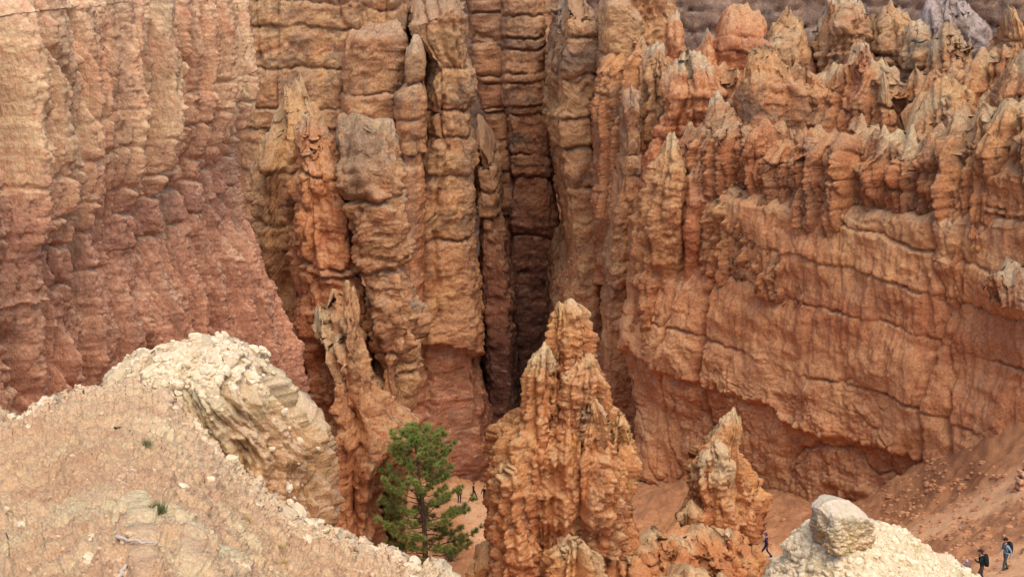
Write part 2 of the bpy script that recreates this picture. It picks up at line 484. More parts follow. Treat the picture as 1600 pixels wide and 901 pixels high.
# ------------------------------------------------------------ slot canyon at the back
def col(label, crest, L, R, Y, base, strata, mat=None, name='banded_rock', cat='rock column', dep=9, seed=0, **kw):
    d = dict(n=5.5, hc=1.6, sb=.7, jag=(.4, 1.0), style=S_COL, crusth=1.0, stainy=.6)
    d.update(kw)
    return rock(name, label, cat, mat or M_band, crest=crest, L=L, R=R, Y=Y, dep=dep, base=base, strata=strata, seed=seed, **d)

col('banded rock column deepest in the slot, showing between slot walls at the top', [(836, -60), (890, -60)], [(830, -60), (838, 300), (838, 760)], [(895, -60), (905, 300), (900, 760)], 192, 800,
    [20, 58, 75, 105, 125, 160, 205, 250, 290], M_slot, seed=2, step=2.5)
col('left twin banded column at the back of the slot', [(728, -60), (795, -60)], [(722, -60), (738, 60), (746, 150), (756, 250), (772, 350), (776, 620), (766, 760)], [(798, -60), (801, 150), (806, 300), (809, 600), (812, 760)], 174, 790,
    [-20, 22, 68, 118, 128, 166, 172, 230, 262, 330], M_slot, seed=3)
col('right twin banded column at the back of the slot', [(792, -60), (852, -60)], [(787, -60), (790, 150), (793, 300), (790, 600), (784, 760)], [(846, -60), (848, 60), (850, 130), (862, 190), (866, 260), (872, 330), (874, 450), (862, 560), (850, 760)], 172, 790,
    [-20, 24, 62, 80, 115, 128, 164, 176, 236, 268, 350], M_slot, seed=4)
# left back wall
col('broad orange back wall behind dark rounded blocks, upper left', [(380, -70), (500, -70), (640, -60)], [(380, -70), (390, 700)], [(640, -70), (650, 300), (660, 700)], 148, 760,
    [2, 40, 100, 160, 190, 260], M_band, 'canyon_cliff', 'cliff', dep=14, seed=5, n=6)
col('dark rounded block leaning against the back wall', [(462, 80), (470, 58), (485, 56), (500, 85)], [(458, 56), (460, 100), (470, 148), (480, 200)], [(488, 56), (505, 90), (514, 148), (520, 200)], 145, 330, None, M_tan, 'pillar_rock', 'rock pillar', dep=5, seed=6, n=2.6, stainy=1)
col('dark rounded pillar right of a smaller dark block', [(500, 62), (515, 48), (530, 52), (540, 80)], [(495, 48), (500, 100), (504, 150), (500, 300)], [(530, 48), (541, 80), (544, 150), (548, 300)], 146, 360, [150], M_tan, 'pillar_rock', 'rock pillar', dep=6, seed=7, n=2.6, stainy=1)
col('brown fluted block with ragged top left of the needle', [(545, 45), (560, 35), (600, 26), (625, 35), (633, 50)], [(543, 26), (544, 140), (548, 180), (556, 420), (556, 700)], [(630, 26), (634, 60), (634, 140), (628, 180), (632, 700)], 142, 760,
    [140, 186, 300], M_band, 'rock_block', 'rock block', dep=9, seed=8, n=4, jag=(.7, 1.2))
col('slender needle of rock standing against the big banded column', [(640, 75), (648, 55), (656, 60), (664, 100)], [(640, 55), (636, 90), (636, 130), (624, 150), (625, 180), (628, 240), (630, 420)], [(655, 55), (665, 90), (660, 130), (664, 150), (660, 185), (668, 240), (664, 420)], 136, 470,
    [128, 185, 215, 240], M_tan, 'rock_needle', 'rock needle', dep=4, seed=9, n=2.4)
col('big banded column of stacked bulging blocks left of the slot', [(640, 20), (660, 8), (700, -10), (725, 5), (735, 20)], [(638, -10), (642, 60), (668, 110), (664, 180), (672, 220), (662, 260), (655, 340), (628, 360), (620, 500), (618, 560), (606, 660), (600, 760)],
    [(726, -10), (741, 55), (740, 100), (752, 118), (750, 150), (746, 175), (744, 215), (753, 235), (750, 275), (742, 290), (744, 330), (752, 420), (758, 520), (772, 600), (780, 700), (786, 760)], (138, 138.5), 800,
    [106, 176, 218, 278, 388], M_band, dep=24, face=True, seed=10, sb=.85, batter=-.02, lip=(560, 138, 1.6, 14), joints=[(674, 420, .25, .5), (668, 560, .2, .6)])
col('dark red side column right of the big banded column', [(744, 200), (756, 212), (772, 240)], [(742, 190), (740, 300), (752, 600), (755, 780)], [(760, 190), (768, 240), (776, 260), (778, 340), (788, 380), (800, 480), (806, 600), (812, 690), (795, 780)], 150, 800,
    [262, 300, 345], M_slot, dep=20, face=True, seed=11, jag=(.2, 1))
# right of the slot
col('spired banded column right of the slot', [(884, 30), (893, -12), (906, 8), (918, -5), (930, 15), (938, 40)], [(886, -12), (880, 20), (880, 60), (874, 105), (866, 130), (872, 165), (862, 190), (862, 235), (868, 290), (882, 350), (888, 430), (872, 475), (868, 560), (870, 760)],
    [(930, -12), (938, 60), (936, 160), (940, 250), (946, 340), (950, 430), (960, 600), (960, 760)], 140, 800,
    [32, 62, 125, 178, 190, 236, 296], M_band, dep=32, face=True, seed=12, sb=.85, batter=.01)
col('bulging banded column between spired column and orange wall', [(938, 10), (950, -20), (975, -15), (995, 5)], [(940, -20), (936, 60), (934, 140), (932, 190), (940, 240), (942, 330), (942, 600)], [(995, -20), (1002, 80), (985, 120), (975, 150), (1000, 200), (1002, 260), (1000, 600)], 138, 800,
    [80, 112, 138, 190, 250, 300, 345], M_band, dep=8, seed=13, sb=.85)
col('short bulging pillar at the left end of the orange wall', [(970, 145), (985, 128), (1000, 140)], [(972, 128), (966, 160), (968, 225), (960, 300), (950, 400), (938, 470), (940, 570), (948, 760)], [(1002, 128), (1006, 220), (1000, 300), (1010, 760)], 129, 800,
    [232, 262, 352, 432], M_band, 'pillar_rock', 'rock pillar', dep=7, seed=14)

# ------------------------------------------------------------ big left cliff
rock('pink_cliff', 'huge cream and pink cliff filling the left side', 'cliff', M_pink, crest=[(-320, -160), (0, -150), (200, -140), (330, -130), (424, -110)],
     L=[(-420, -160), (-420, 901)], R=[(421, -160), (423, 0), (434, 60), (437, 120), (428, 160), (410, 190), (406, 240), (414, 300), (420, 335), (440, 365), (452, 395), (452, 420), (466, 440), (482, 490), (498, 545), (506, 600), (508, 700), (514, 800), (530, 901), (540, 1000)],
     Y=(38, 80), dep=10, face=True, base=1150, style=S_PINK, n=7, hc=4, step=2.0, zone=(901, -60), strata=[205, 262, 330, 372, 430], sb=.18, notch=.36, stainy=.25, seed=20, crusth=0, crustup=.5,
     joints=[(45, 60, .35, 1.5), (170, 100, .2, .9), (235, 60, .25, 1.2), (318, 60, .45, 2.2), (352, 100, .3, 1.2), (400, 120, .25, .8), (55, 420, .35, 1.5), (100, 300, .2, .8)], lip=(205, 79, .45, 6))

# ------------------------------------------------------------ orange fins left of centre
rock('rock_buttress', 'rough orange-brown buttress behind the pine joining the fins to the back wall', 'rock buttress', M_band, crest=[(560, 470), (590, 440), (620, 452), (650, 500), (668, 560)],
     L=[(560, 430), (540, 600), (530, 900)], R=[(640, 430), (652, 520), (650, 580), (636, 640), (640, 700), (628, 760), (620, 900)], Y=104, dep=8, base=960, style=S_COL, n=3.4, hc=2, jag=(.5, 1), seed=35, crusth=0, crustup=.2, strata=[545, 560, 640], sb=.5)
def fin(label, crest, L, R, Y, base, mat, name='rock_fin', cat='rock fin', dep=7, seed=0, **kw):
    d = dict(n=2.8, hc=3, jag=(.8, .7), style=S_SPIRE, crusth=.9, crustup=.4, batter=.03, fade=.1)
    d.update(kw)
    return rock(name, label, cat, mat, crest=crest, L=L, R=R, Y=Y, dep=dep, base=base, seed=seed, **d)

fin('ragged ochre fin with pale knobbly crest beside the pink cliff', [(402, 215), (418, 200), (425, 188), (438, 160), (445, 130), (455, 140), (470, 122), (484, 150), (505, 185)], [(418, 120), (402, 200), (398, 300), (420, 600), (430, 900)],
    [(478, 120), (492, 155), (508, 185), (506, 205), (500, 300), (497, 480), (505, 620), (520, 900)], (94, 94.5), 960, M_ochre, seed=30, strata=[255, 330, 400], sb=.3, crusth=1.6)
fin('smooth red-orange fin between two pale-crested fins', [(462, 200), (478, 184), (500, 192), (516, 210)], [(458, 180), (462, 300), (478, 470), (500, 620), (520, 900)], [(515, 180), (520, 215), (538, 250), (552, 300), (556, 350), (566, 400), (578, 470), (582, 560), (590, 900)], (88.5, 88.7), 960, M_red,
    style=S_SPIRE, seed=31, n=3.4, strata=[258, 390, 402], sb=.2, jag=(.7, .6), crusth=.8, batter=.06)
fin('tall tan fluted fin with flat ragged top', [(520, 210), (530, 190), (545, 182), (565, 176), (575, 182), (590, 184), (603, 186), (614, 200)], [(518, 176), (526, 220), (548, 300), (556, 380), (566, 440), (578, 520), (580, 560), (590, 640), (600, 900)],
    [(612, 176), (618, 220), (620, 300), (636, 340), (634, 390), (632, 430), (642, 455), (650, 505), (640, 530), (612, 545), (616, 600), (620, 900)], (87, 87.3), 960, M_tan, seed=32, n=3.4, style=S_LUMP, strata=[310, 420, 545], sb=.5, crusth=1.2)
fin('twin-topped orange pinnacle rising from the rock at left centre', [(490, 500), (497, 485), (507, 492), (515, 470), (528, 460), (540, 446), (552, 458), (560, 475)], [(492, 446), (486, 490), (498, 560), (506, 620), (508, 760), (512, 900)],
    [(552, 446), (560, 480), (566, 540), (580, 590), (606, 620), (632, 655), (612, 690), (600, 740), (596, 800), (594, 900)], (83, 83.5), 960, M_ochre, 'rock_pinnacle', 'rock pinnacle', seed=33, dep=9, crusth=1.8, joints=[(530, 520, .25, .8)], batter=.05)
# ------------------------------------------------------------ right-hand wall
rock('orange_cliff', 'massive red-orange rock wall filling the right side', 'cliff', M_wall,
     crest=[(1000, 345), (1012, 320), (1040, 300), (1120, 290), (1150, 270), (1200, 300), (1280, 310), (1330, 315), (1380, 318), (1440, 326), (1500, 326), (1560, 330), (1640, 335), (1900, 340)],
     L=[(996, 290), (1000, 360), (984, 430), (976, 500), (966, 560), (975, 640), (985, 800)], R=[(1900, 240), (1910, 900)], Y=(121, 78), dep=2.6, face=True, base=900, style=S_FACE, n=8, hc=.9, step=2.0, batter=.05,
     strata=[372, 432, 500, 610], sb=.28, notch=.3, seed=40, jag=(.3, 1.5), crusth=1.6, stainy=.3, lip=(548, 120, .9, 7), zone=(800, 260), patchy=.75,
     joints=[(1112, 450, .3, .9), (1035, 560, .2, .5), (1440, 700, .25, .6), (1480, 340, .25, .5)])
G = 'crusted pinnacles of the right wall'
def spire(label, crest, L, R, Y, base, mat, seed, **kw):
    d = dict(name='rock_pinnacle', cat='rock pinnacle', dep=6, jag=(.8, .6), slim=1.6)
    d.update(kw)
    return fin(label, crest, L, R, Y, base, mat, seed=seed, **d)

# ribbed ridges stepping up behind the wall
rock('rock_ridge', 'ribbed red-orange ridge stepping up just behind the top of the right wall', 'rock ridge', M_orange, crest=[(990, 330), (1030, 262), (1080, 200), (1130, 192), (1160, 180), (1230, 190), (1290, 214), (1340, 196), (1400, 200), (1450, 210), (1500, 205), (1560, 180), (1620, 165), (1850, 140)],
     L=[(985, 140), (985, 500)], R=[(1880, 140), (1890, 500)], Y=(122.8, 80.2), dep=4, face=True, base=460, style=S_RIB, n=8, hc=2.5, step=2, batter=.02, jag=(1.1, 1.1), fade=.1, seed=41, crusth=1.0, crustup=.3, strata=[250, 290, 330], sb=.25, notch=.25)
rock('rock_ridge', 'upper ribbed ridge behind the middle row of pinnacles at the right', 'rock ridge', M_orange, crest=[(950, 80), (1000, 60), (1060, 100), (1120, 90), (1180, 110), (1240, 112), (1290, 96), (1340, 116), (1400, 96), (1460, 108), (1520, 116), (1580, 90), (1700, 60), (1850, 50)],
     L=[(940, 40), (940, 400)], R=[(1880, 40), (1890, 400)], Y=(134, 92), dep=4, face=True, base=420, style=S_RIB, n=8, hc=2.5, step=2, batter=.10, jag=(1.1, 1.2), fade=.1, seed=42, crusth=1.0, crustup=.3, strata=[130, 165, 200, 240], sb=.25, notch=.25)
# back row at the top
spire('broad tan slope of rock at the top edge right of the slot', [(945, -20), (975, -60), (1010, -60), (1040, -20)], [(950, -60), (935, 60), (930, 300)], [(1040, -60), (1062, 60), (1070, 300)], 141.4, 420, M_tan, 50, name='sloping_rock', cat='rock slope', dep=10, style=S_LUMP, batter=.15)
spire('orange square tower with flat pale knobbly cap', [(1128, 22), (1140, 10), (1165, 8), (1190, 16), (1200, 26)], [(1130, 8), (1128, 60), (1110, 160), (1100, 330)], [(1198, 8), (1200, 60), (1222, 120), (1240, 330)], 128.8, 420, M_red, 51, name='rock_tower', cat='rock tower', style=S_SMOOTH, strata=[62, 84], sb=.3, n=4, crusth=1.3, jag=(.4, .6))
spire('narrow orange column at the top left of the right wall', [(1040, 30), (1050, 14), (1064, 22)], [(1042, 14), (1038, 60), (1036, 200)], [(1062, 14), (1066, 60), (1080, 200)], 136.1, 420, M_red, 52, style=S_SMOOTH)
spire('pointed orange spire left of the square tower', [(1094, 60), (1106, 40), (1118, 60)], [(1100, 40), (1088, 90), (1070, 200), (1060, 330)], [(1112, 40), (1122, 90), (1130, 330)], 128.6, 420, M_red, 53, style=S_SMOOTH, crusth=.9)
spire('yellowish columns topped by two dark knobs left of the red face', [(1002, 100), (1012, 70), (1026, 60), (1036, 76), (1046, 95)], [(1008, 60), (1000, 100), (996, 300)], [(1038, 60), (1050, 110), (1060, 300)], 131.3, 420, M_tan, 54, style=S_LUMP)
spire('tall smooth red face below the pointed orange spire', [(1036, 110), (1056, 96), (1080, 88), (1110, 92), (1122, 120)], [(1036, 88), (1034, 160), (1000, 240), (1000, 330)], [(1116, 88), (1130, 140), (1130, 330)], 125.8, 420, M_red, 55, name='rock_tower', cat='rock tower', style=S_SMOOTH, strata=[186, 204], sb=.25, n=4, joints=[(1060, 150, .2, .7), (1082, 150, .15, .5)])
spire('thin knobby hoodoo cluster right of the square tower', [(1204, 50), (1214, 34), (1228, 26), (1246, 30), (1256, 50)], [(1210, 26), (1202, 60), (1206, 90), (1216, 130), (1210, 300)], [(1250, 26), (1258, 56), (1250, 90), (1262, 130), (1275, 300)], 128.8, 400, M_orange, 56, style=S_LUMP, crusth=3.5, jag=(1.0, .5))
spire('stout orange tower with pale cap in the middle of the right wall', [(1168, 88), (1180, 72), (1200, 70), (1214, 76), (1224, 96)], [(1170, 70), (1164, 110), (1156, 170), (1152, 290)], [(1220, 70), (1226, 100), (1262, 140), (1274, 190), (1276, 290)], 118.4, 420, M_orange, 57, name='rock_tower', cat='rock tower', style=S_SMOOTH, strata=[128, 218, 232, 246], sb=.4, n=4, crusth=1.5)
spire('tan dome tower with a grey belt at the top edge', [(1272, 50), (1290, 0), (1310, -15), (1340, -10), (1356, 20)], [(1282, -15), (1270, 60), (1262, 140), (1256, 300)], [(1352, -15), (1362, 60), (1366, 140), (1370, 300)], 128.9, 400, M_tan, 58, name='rock_tower', cat='rock tower', dep=8, style=S_LUMP, strata=[60, 86, 118], sb=.6, stainy=1.0, n=3)
spire('orange tower with stepped pointed top right of the tan dome', [(1318, 100), (1334, 76), (1350, 62), (1362, 82)], [(1340, 62), (1320, 100), (1312, 150), (1290, 190), (1240, 260), (1230, 330)], [(1358, 62), (1368, 110), (1372, 180), (1380, 330)], 115.6, 420, M_red, 59, name='rock_tower', cat='rock tower', style=S_SMOOTH, strata=[110, 136, 152], sb=.3, crusth=1.0)
spire('tan fluted tower leftmost of the three at the upper right', [(1366, 40), (1380, 14), (1400, 10), (1416, 30)], [(1372, 10), (1366, 60), (1364, 300)], [(1412, 10), (1420, 60), (1412, 300)], 127.5, 400, M_tan, 60, name='rock_tower', cat='rock tower', style=S_LUMP, stainy=1, strata=[96, 120], crusth=1)
spire('tan fluted tower in the middle of the three at the upper right', [(1412, 50), (1424, 32), (1440, 30), (1456, 42)], [(1416, 30), (1408, 90), (1396, 160), (1390, 300)], [(1452, 30), (1452, 90), (1446, 300)], 123.5, 400, M_tan, 61, name='rock_tower', cat='rock tower', style=S_LUMP, stainy=1, strata=[98, 120], crusth=1)
spire('broad tan tower rightmost of the three at the upper right', [(1450, 70), (1464, 48), (1482, 41), (1504, 52), (1520, 74)], [(1460, 41), (1448, 90), (1440, 140), (1430, 300)], [(1512, 41), (1520, 90), (1516, 300)], 119.1, 400, M_tan, 62, name='rock_tower', cat='rock tower', style=S_LUMP, stainy=.8, strata=[110, 128], crusth=1, n=3.2)
spire('white-grey crusted rock mass at the top right edge', [(1436, 30), (1450, 0), (1480, -10), (1510, 8), (1538, 40)], [(1440, -10), (1430, 60), (1425, 200)], [(1532, -10), (1545, 60), (1552, 200)], 139.1, 300, M_far, 63, name='rock_mass', cat='rock mass', style=S_LUMP, crusth=7)
spire('tall lone orange spire at the top right corner', [(1566, 24), (1574, 8), (1584, 8), (1592, 24)], [(1570, 8), (1565, 40), (1562, 70), (1540, 90), (1518, 140), (1490, 180), (1470, 300)], [(1588, 8), (1592, 40), (1592, 70), (1606, 120), (1620, 300)], 106.8, 420, M_orange, 64, style=S_SPIRE, strata=[70], crusth=1.2, jag=(.3, .5))
spire('orange ridge running off the right edge below the lone spire', [(1586, 100), (1600, 78), (1625, 60), (1700, 30), (1790, 20)], [(1600, 20), (1586, 90), (1566, 160), (1560, 330)], [(1790, 20), (1800, 330)], 96.7, 420, M_orange, 65, name='rock_ridge', cat='rock ridge', dep=9)
# middle row
spire('slender tan double pinnacle before the red face', [(1098, 200), (1108, 160), (1116, 142), (1128, 150), (1138, 168), (1152, 200)], [(1110, 142), (1098, 200), (1090, 250), (1086, 330)], [(1126, 142), (1150, 190), (1156, 240), (1156, 330)], 118.8, 430, M_tan, 66, crusth=1.0, strata=[240, 254], sb=.3)
spire('short red wall with pale crust ledge among the right pinnacles', [(1380, 138), (1390, 130), (1410, 130), (1420, 142)], [(1382, 130), (1380, 190), (1376, 330)], [(1418, 130), (1422, 190), (1426, 330)], 115.0, 430, M_red, 67, name='rock_tower', cat='rock tower', style=S_SMOOTH, strata=[178], n=4.5, jag=(.25, .5), crusth=.8)
spire('thin yellow pinnacle left of the short red wall', [(1370, 130), (1380, 110), (1388, 128)], [(1376, 110), (1369, 150), (1366, 180), (1340, 240), (1330, 330)], [(1384, 110), (1388, 150), (1392, 190), (1400, 330)], 112.0, 430, M_ochre, 68, dep=4, strata=[168], sb=.3)
spire('broad ochre slope with many small knobs right of centre', [(1400, 270), (1420, 200), (1440, 150), (1460, 124), (1490, 122), (1510, 136), (1524, 160)], [(1440, 122), (1424, 170), (1400, 230), (1380, 310), (1370, 420)], [(1510, 122), (1526, 170), (1540, 260), (1550, 420)], 102.6, 430, M_ochre, 69, name='sloping_rock', cat='rock slope', dep=6, batter=.08, jag=(1.0, .9), style=S_LUMP, crusth=1.2)
spire('yellow-capped pinnacle at the foot of the ochre slope', [(1462, 215), (1472, 200), (1482, 202), (1488, 216)], [(1466, 200), (1460, 240), (1458, 310), (1456, 420)], [(1484, 200), (1490, 240), (1494, 310), (1500, 420)], 101.6, 430, M_ochre, 70, dep=4)
spire('mid-ridge orange pinnacle left of the lone spire', [(1510, 180), (1526, 148), (1544, 142), (1558, 160), (1570, 190)], [(1520, 142), (1508, 190), (1498, 330)], [(1556, 142), (1572, 200), (1590, 330)], 103.6, 430, M_orange, 71, jag=(1, .7))
spire('orange tower with yellow left edge above the drooping shelf', [(1244, 250), (1256, 214), (1272, 204), (1290, 222), (1310, 226), (1314, 240)], [(1262, 204), (1250, 230), (1244, 270), (1240, 330)], [(1300, 204), (1312, 232), (1314, 290), (1320, 330)], 111.5, 430, M_orange, 72, name='rock_tower', cat='rock tower', n=3.4, strata=[240], sb=.3)
spire('slim orange pinnacle right of the yellow-edged tower', [(1336, 250), (1348, 228), (1358, 236), (1362, 252)], [(1342, 228), (1334, 260), (1330, 310), (1326, 420)], [(1356, 228), (1362, 260), (1364, 310), (1370, 420)], 107.4, 430, M_ochre, 73, dep=4)
spire('orange wall with knobby crest at the right edge', [(1368, 322), (1400, 306), (1450, 300), (1486, 262), (1500, 246), (1540, 232), (1580, 212), (1620, 200), (1700, 190), (1800, 185)], [(1366, 190), (1364, 470)], [(1800, 185), (1810, 430)], (104.6, 85.0), 460, M_orange, 74, name='rock_cliff', cat='rock wall', dep=7, batter=-.09, style=S_SMOOTH, n=6, strata=[312, 322], sb=.3, crusth=1.3, jag=(.8, .8))
# front row: buttress and drooping shelf
spire('yellow-topped pinnacle on the left buttress of the right wall', [(1030, 245), (1040, 218), (1050, 212), (1062, 222), (1078, 258)], [(1042, 212), (1028, 260), (1018, 300), (1000, 350), (1000, 380), (996, 480), (990, 520)], [(1060, 212), (1076, 250), (1086, 300), (1100, 360), (1104, 480), (1100, 520)], 119.0, 540, M_ochre, 75, dep=7, style=S_SPIRE, crusth=1.8, batter=-.06)
spire('smooth orange pinnacle beside the yellow-topped one', [(1066, 280), (1080, 262), (1098, 250), (1112, 262), (1118, 285)], [(1084, 250), (1068, 290), (1064, 350), (1060, 480)], [(1110, 250), (1118, 290), (1118, 350), (1118, 480)], 115.7, 520, M_red, 76, dep=5, style=S_SMOOTH, crusth=.9, batter=-.10)
spire('drooping crusted shelf of lumpy rock across the right wall', [(1122, 330), (1132, 290), (1150, 268), (1180, 276), (1200, 290), (1230, 300), (1262, 306), (1300, 312), (1332, 314), (1356, 326)],
      [(1128, 268), (1118, 310), (1116, 370), (1124, 410), (1150, 440)], [(1350, 268), (1362, 330), (1356, 370), (1320, 400), (1290, 440)], (115.5, 105), 450, M_tan, 77, name='rock_shelf', cat='rock shelf', dep=7, n=4, style=S_LUMP, crusth=1.6, batter=-.10, joints=[(1165, 350, .35, 1.2), (1228, 370, .4, 1.4), (1310, 350, .3, .8)])
spire('knobby grey ledge of rock at the right edge halfway down', [(1540, 425), (1560, 415), (1600, 408), (1640, 400)], [(1545, 400), (1536, 432), (1545, 450)], [(1650, 400), (1660, 450)], 88.8, 470, M_tan, 78, name='rock_ledge', cat='rock ledge', dep=3.5, style=S_LUMP, crusth=.5)

# ------------------------------------------------------------ hoodoos in the middle
M_hoo = rock_material('hoodoo_rock', [(0, (216, 142, 92)), (.35, (220, 140, 88)), (.7, (222, 148, 92)), (1, (222, 162, 108))], crust=(216, 188, 142), grey=(168, 140, 108), alt=(202, 122, 76), k=.6, stain=.5, var=.5)
S_HOO = [('f', .24, 12), ('v', .55, 7, (1, 1, .09)), ('v', .26, 2.6, (1, 1, .11)), ('l', .28, 7, (1, 1, .16), .06), ('b', .06, .8, (1, 1, .4)), ('w', .05, .4), ('g', .07, 2), ('h', .03, .4)]
hd = rock('hoodoo', 'tall jagged orange hoodoo standing in the centre foreground', 'hoodoo', M_hoo, crest=[(870, 520), (878, 504), (888, 498), (898, 508), (904, 522)],
     L=[(876, 496), (868, 520), (862, 545), (848, 570), (836, 600), (822, 632), (808, 658), (794, 680), (786, 705), (786, 730), (781, 760), (783, 800), (784, 850), (780, 901), (776, 1000)],
     R=[(896, 496), (904, 520), (910, 555), (924, 580), (938, 610), (946, 645), (960, 668), (968, 700), (972, 740), (970, 780), (966, 830), (976, 901), (1000, 1000)],
     Y=72, dep=8, base=1040, style=S_HOO, slim=1.5, n=2.6, hc=1.0, step=1.7, ratio=.85, jag=(.45, .35), seed=80, crusth=1.0, crustup=.6, stainy=0, fade=.4)
def hspire(crest, L, R, Y, base, seed, **kw):
    d = dict(dep=4, n=2.4, hc=.5, slim=.9, step=1.6, ratio=.9, jag=(.18, .4), crusth=.9, crustup=.6, fade=.4, style=S_HOO)
    d.update(kw)
    return rock('spire', None, None, d.pop('mat', M_hoo), parent=d.pop('parent', hd), crest=crest, L=L, R=R, Y=Y, base=base, seed=seed, **d)
hspire([(870, 476), (874, 469), (878, 476)], [(872, 468), (866, 490), (862, 540), (862, 600)], [(877, 468), (882, 490), (886, 540), (890, 600)], 71.6, 640, 71, jag=(0, 1))
hspire([(884, 474), (891, 466), (898, 474)], [(887, 465), (881, 490), (876, 540), (870, 600)], [(896, 465), (903, 490), (908, 540), (914, 600)], 71.8, 640, 72, jag=(0, 1))
hspire([(899, 545), (904, 536), (909, 545)], [(902, 535), (896, 570), (890, 640)], [(907, 535), (913, 570), (920, 640)], 70.8, 690, 74)
hspire([(846, 545), (851, 532), (858, 545)], [(848, 532), (840, 570), (824, 630), (810, 700)], [(855, 532), (862, 570), (868, 640), (880, 700)], 71, 760, 81)
hspire([(908, 560), (918, 552), (926, 552), (936, 575)], [(912, 550), (902, 600), (890, 660), (880, 760)], [(926, 550), (938, 590), (944, 630), (950, 700), (955, 760)], 71.2, 800, 82)
hspire([(916, 640), (922, 622), (930, 622), (940, 645)], [(918, 620), (906, 680), (896, 760)], [(932, 620), (946, 660), (960, 760)], 70, 860, 83)
hspire([(956, 662), (966, 640), (978, 645), (988, 670)], [(962, 640), (950, 690), (930, 780), (925, 901)], [(976, 640), (985, 680), (982, 740), (978, 800), (978, 901)], 70.5, 960, 84, crusth=2)
hspire([(778, 745), (790, 722), (804, 702), (815, 720)], [(788, 700), (776, 735), (780, 780), (782, 901)], [(808, 700), (830, 760), (850, 901)], 70.5, 960, 85, crusth=2)
hspire([(872, 850), (890, 832), (910, 838), (922, 860)], [(880, 832), (866, 870), (862, 960)], [(914, 832), (926, 870), (930, 960)], 68.5, 1000, 86, crusth=3)
h2 = rock('hoodoo', 'smaller leaning orange hoodoo right of the tall central one', 'hoodoo', M_hoo, crest=[(1128, 655), (1140, 638), (1150, 636), (1160, 650)],
     L=[(1136, 634), (1122, 668), (1104, 690), (1086, 712), (1076, 735), (1084, 770), (1078, 800), (1074, 860)], R=[(1154, 634), (1160, 670), (1162, 700), (1168, 740), (1180, 780), (1180, 810), (1170, 835), (1150, 901)],
     Y=78, dep=6, base=960, style=S_HOO, n=2.4, hc=.8, step=1.7, ratio=.9, jag=(.4, .35), seed=90, crusth=1.0, crustup=.6, fade=.4)
hspire([(1096, 715), (1108, 696), (1124, 690), (1132, 712)], [(1104, 690), (1094, 730), (1090, 820)], [(1128, 690), (1140, 740), (1148, 850)], 77, 880, 91, parent=h2, crusth=2)
hspire([(1074, 790), (1080, 778), (1086, 790)], [(1077, 776), (1072, 800), (1070, 840)], [(1084, 776), (1090, 800), (1092, 840)], 76.5, 860, 92, parent=h2)
rock('rock_saddle', 'rounded orange rock saddle joining the two central hoodoos', 'rock saddle', M_hoo, crest=[(960, 870), (990, 856), (1010, 840), (1030, 834), (1056, 846), (1080, 836), (1110, 826), (1140, 820), (1152, 836), (1160, 856)],
     L=[(975, 815), (960, 870), (930, 940), (900, 1040)], R=[(1150, 815), (1160, 850), (1168, 901), (1180, 1040)], Y=(70, 75.5), dep=6, base=1040, style=S_HOO, n=2.8, hc=1.2, slim=1, step=1.8, jag=(.6, .5), seed=93, crusth=.2, crustup=.1, batter=.12, zone=(1100, 640))
rock('low_rock', 'lumpy orange rock below the tall hoodoo at the bottom edge', 'rock', M_hoo, crest=[(1062, 895), (1080, 880), (1100, 888), (1120, 905)],
     L=[(1066, 878), (1040, 920), (1020, 1040)], R=[(1110, 878), (1136, 920), (1150, 1040)], Y=66, dep=4, base=1040, style=S_HOO, n=2.5, hc=1.5, step=2, jag=(.3, .5), seed=94, crusth=1.5)
rock('rock_stump', 'dark tan knobbly rock at the left foot of the tall hoodoo', 'rock', M_hoo, crest=[(742, 870), (752, 850), (766, 842), (780, 850)],
     L=[(748, 840), (738, 880), (734, 1000)], R=[(782, 840), (790, 880), (800, 1000)], Y=74, dep=3, base=1000, style=S_HOO, n=2.5, hc=1, step=2, jag=(.2, .4), seed=95, crusth=1.5)
# ------------------------------------------------------------ canyon floor, slopes and trail: one sheet
def rbf_fit(pts):
    pts = np.array(pts, float)
    XY, z = pts[:, :2], pts[:, 2]
    n = len(pts)
    r = np.linalg.norm(XY[:, None] - XY[None], axis=-1)
    A = np.zeros((n + 3, n + 3))
    A[:n, :n] = r + np.eye(n) * 0.05
    A[:n, n] = 1; A[:n, n + 1:] = XY; A[n, :n] = 1; A[n + 1:, :n] = XY.T
    w = np.linalg.solve(A, np.concatenate([z, [0, 0, 0]]))
    def f(X, Y):
        out = w[n] + w[n + 1] * X + w[n + 2] * Y
        for i in range(n): out = out + w[i] * np.hypot(X - XY[i, 0], Y - XY[i, 1])
        return out
    return f

GP = [at(*p) for p in [(740, 779, 129), (700, 752, 140), (770, 752, 141), (718, 786, 127), (700, 830, 113), (770, 842, 110), (660, 900, 78), (600, 905, 84), (740, 905, 86),
      (860, 740, 165), (880, 900, 84), (1040, 850, 95), (1195, 870, 87), (1120, 800, 104), (1000, 800, 112), (980, 740, 122), (1230, 795, 101), (1320, 788, 100), (1200, 770, 106),
      (1440, 722, 98), (1520, 672, 94), (1600, 636, 90), (1700, 600, 86), (1340, 850, 86), (1430, 800, 88), (1500, 760, 87), (1600, 700, 84), (1540, 900, 62), (1572, 880, 66), (1600, 850, 68),
      (1500, 897, 66), (1480, 850, 74), (1600, 780, 76), (1420, 880, 76), (1300, 885, 80), (1700, 820, 68)]]
GP += [(-60, 60, -40), (-60, 110, -55), (-10, 45, -34), (10, 48, -33), (25, 45, -29), (45, 50, -24), (60, 70, -24), (80, 100, -30), (0, 200, -66), (-80, 200, -66), (100, 200, -60), (-100, 30, -30), (100, 30, -20), (0, 20, -28), (0, -60, -24), (-150, 400, -60), (150, 400, -60)]
ground_z = rbf_fit(GP)

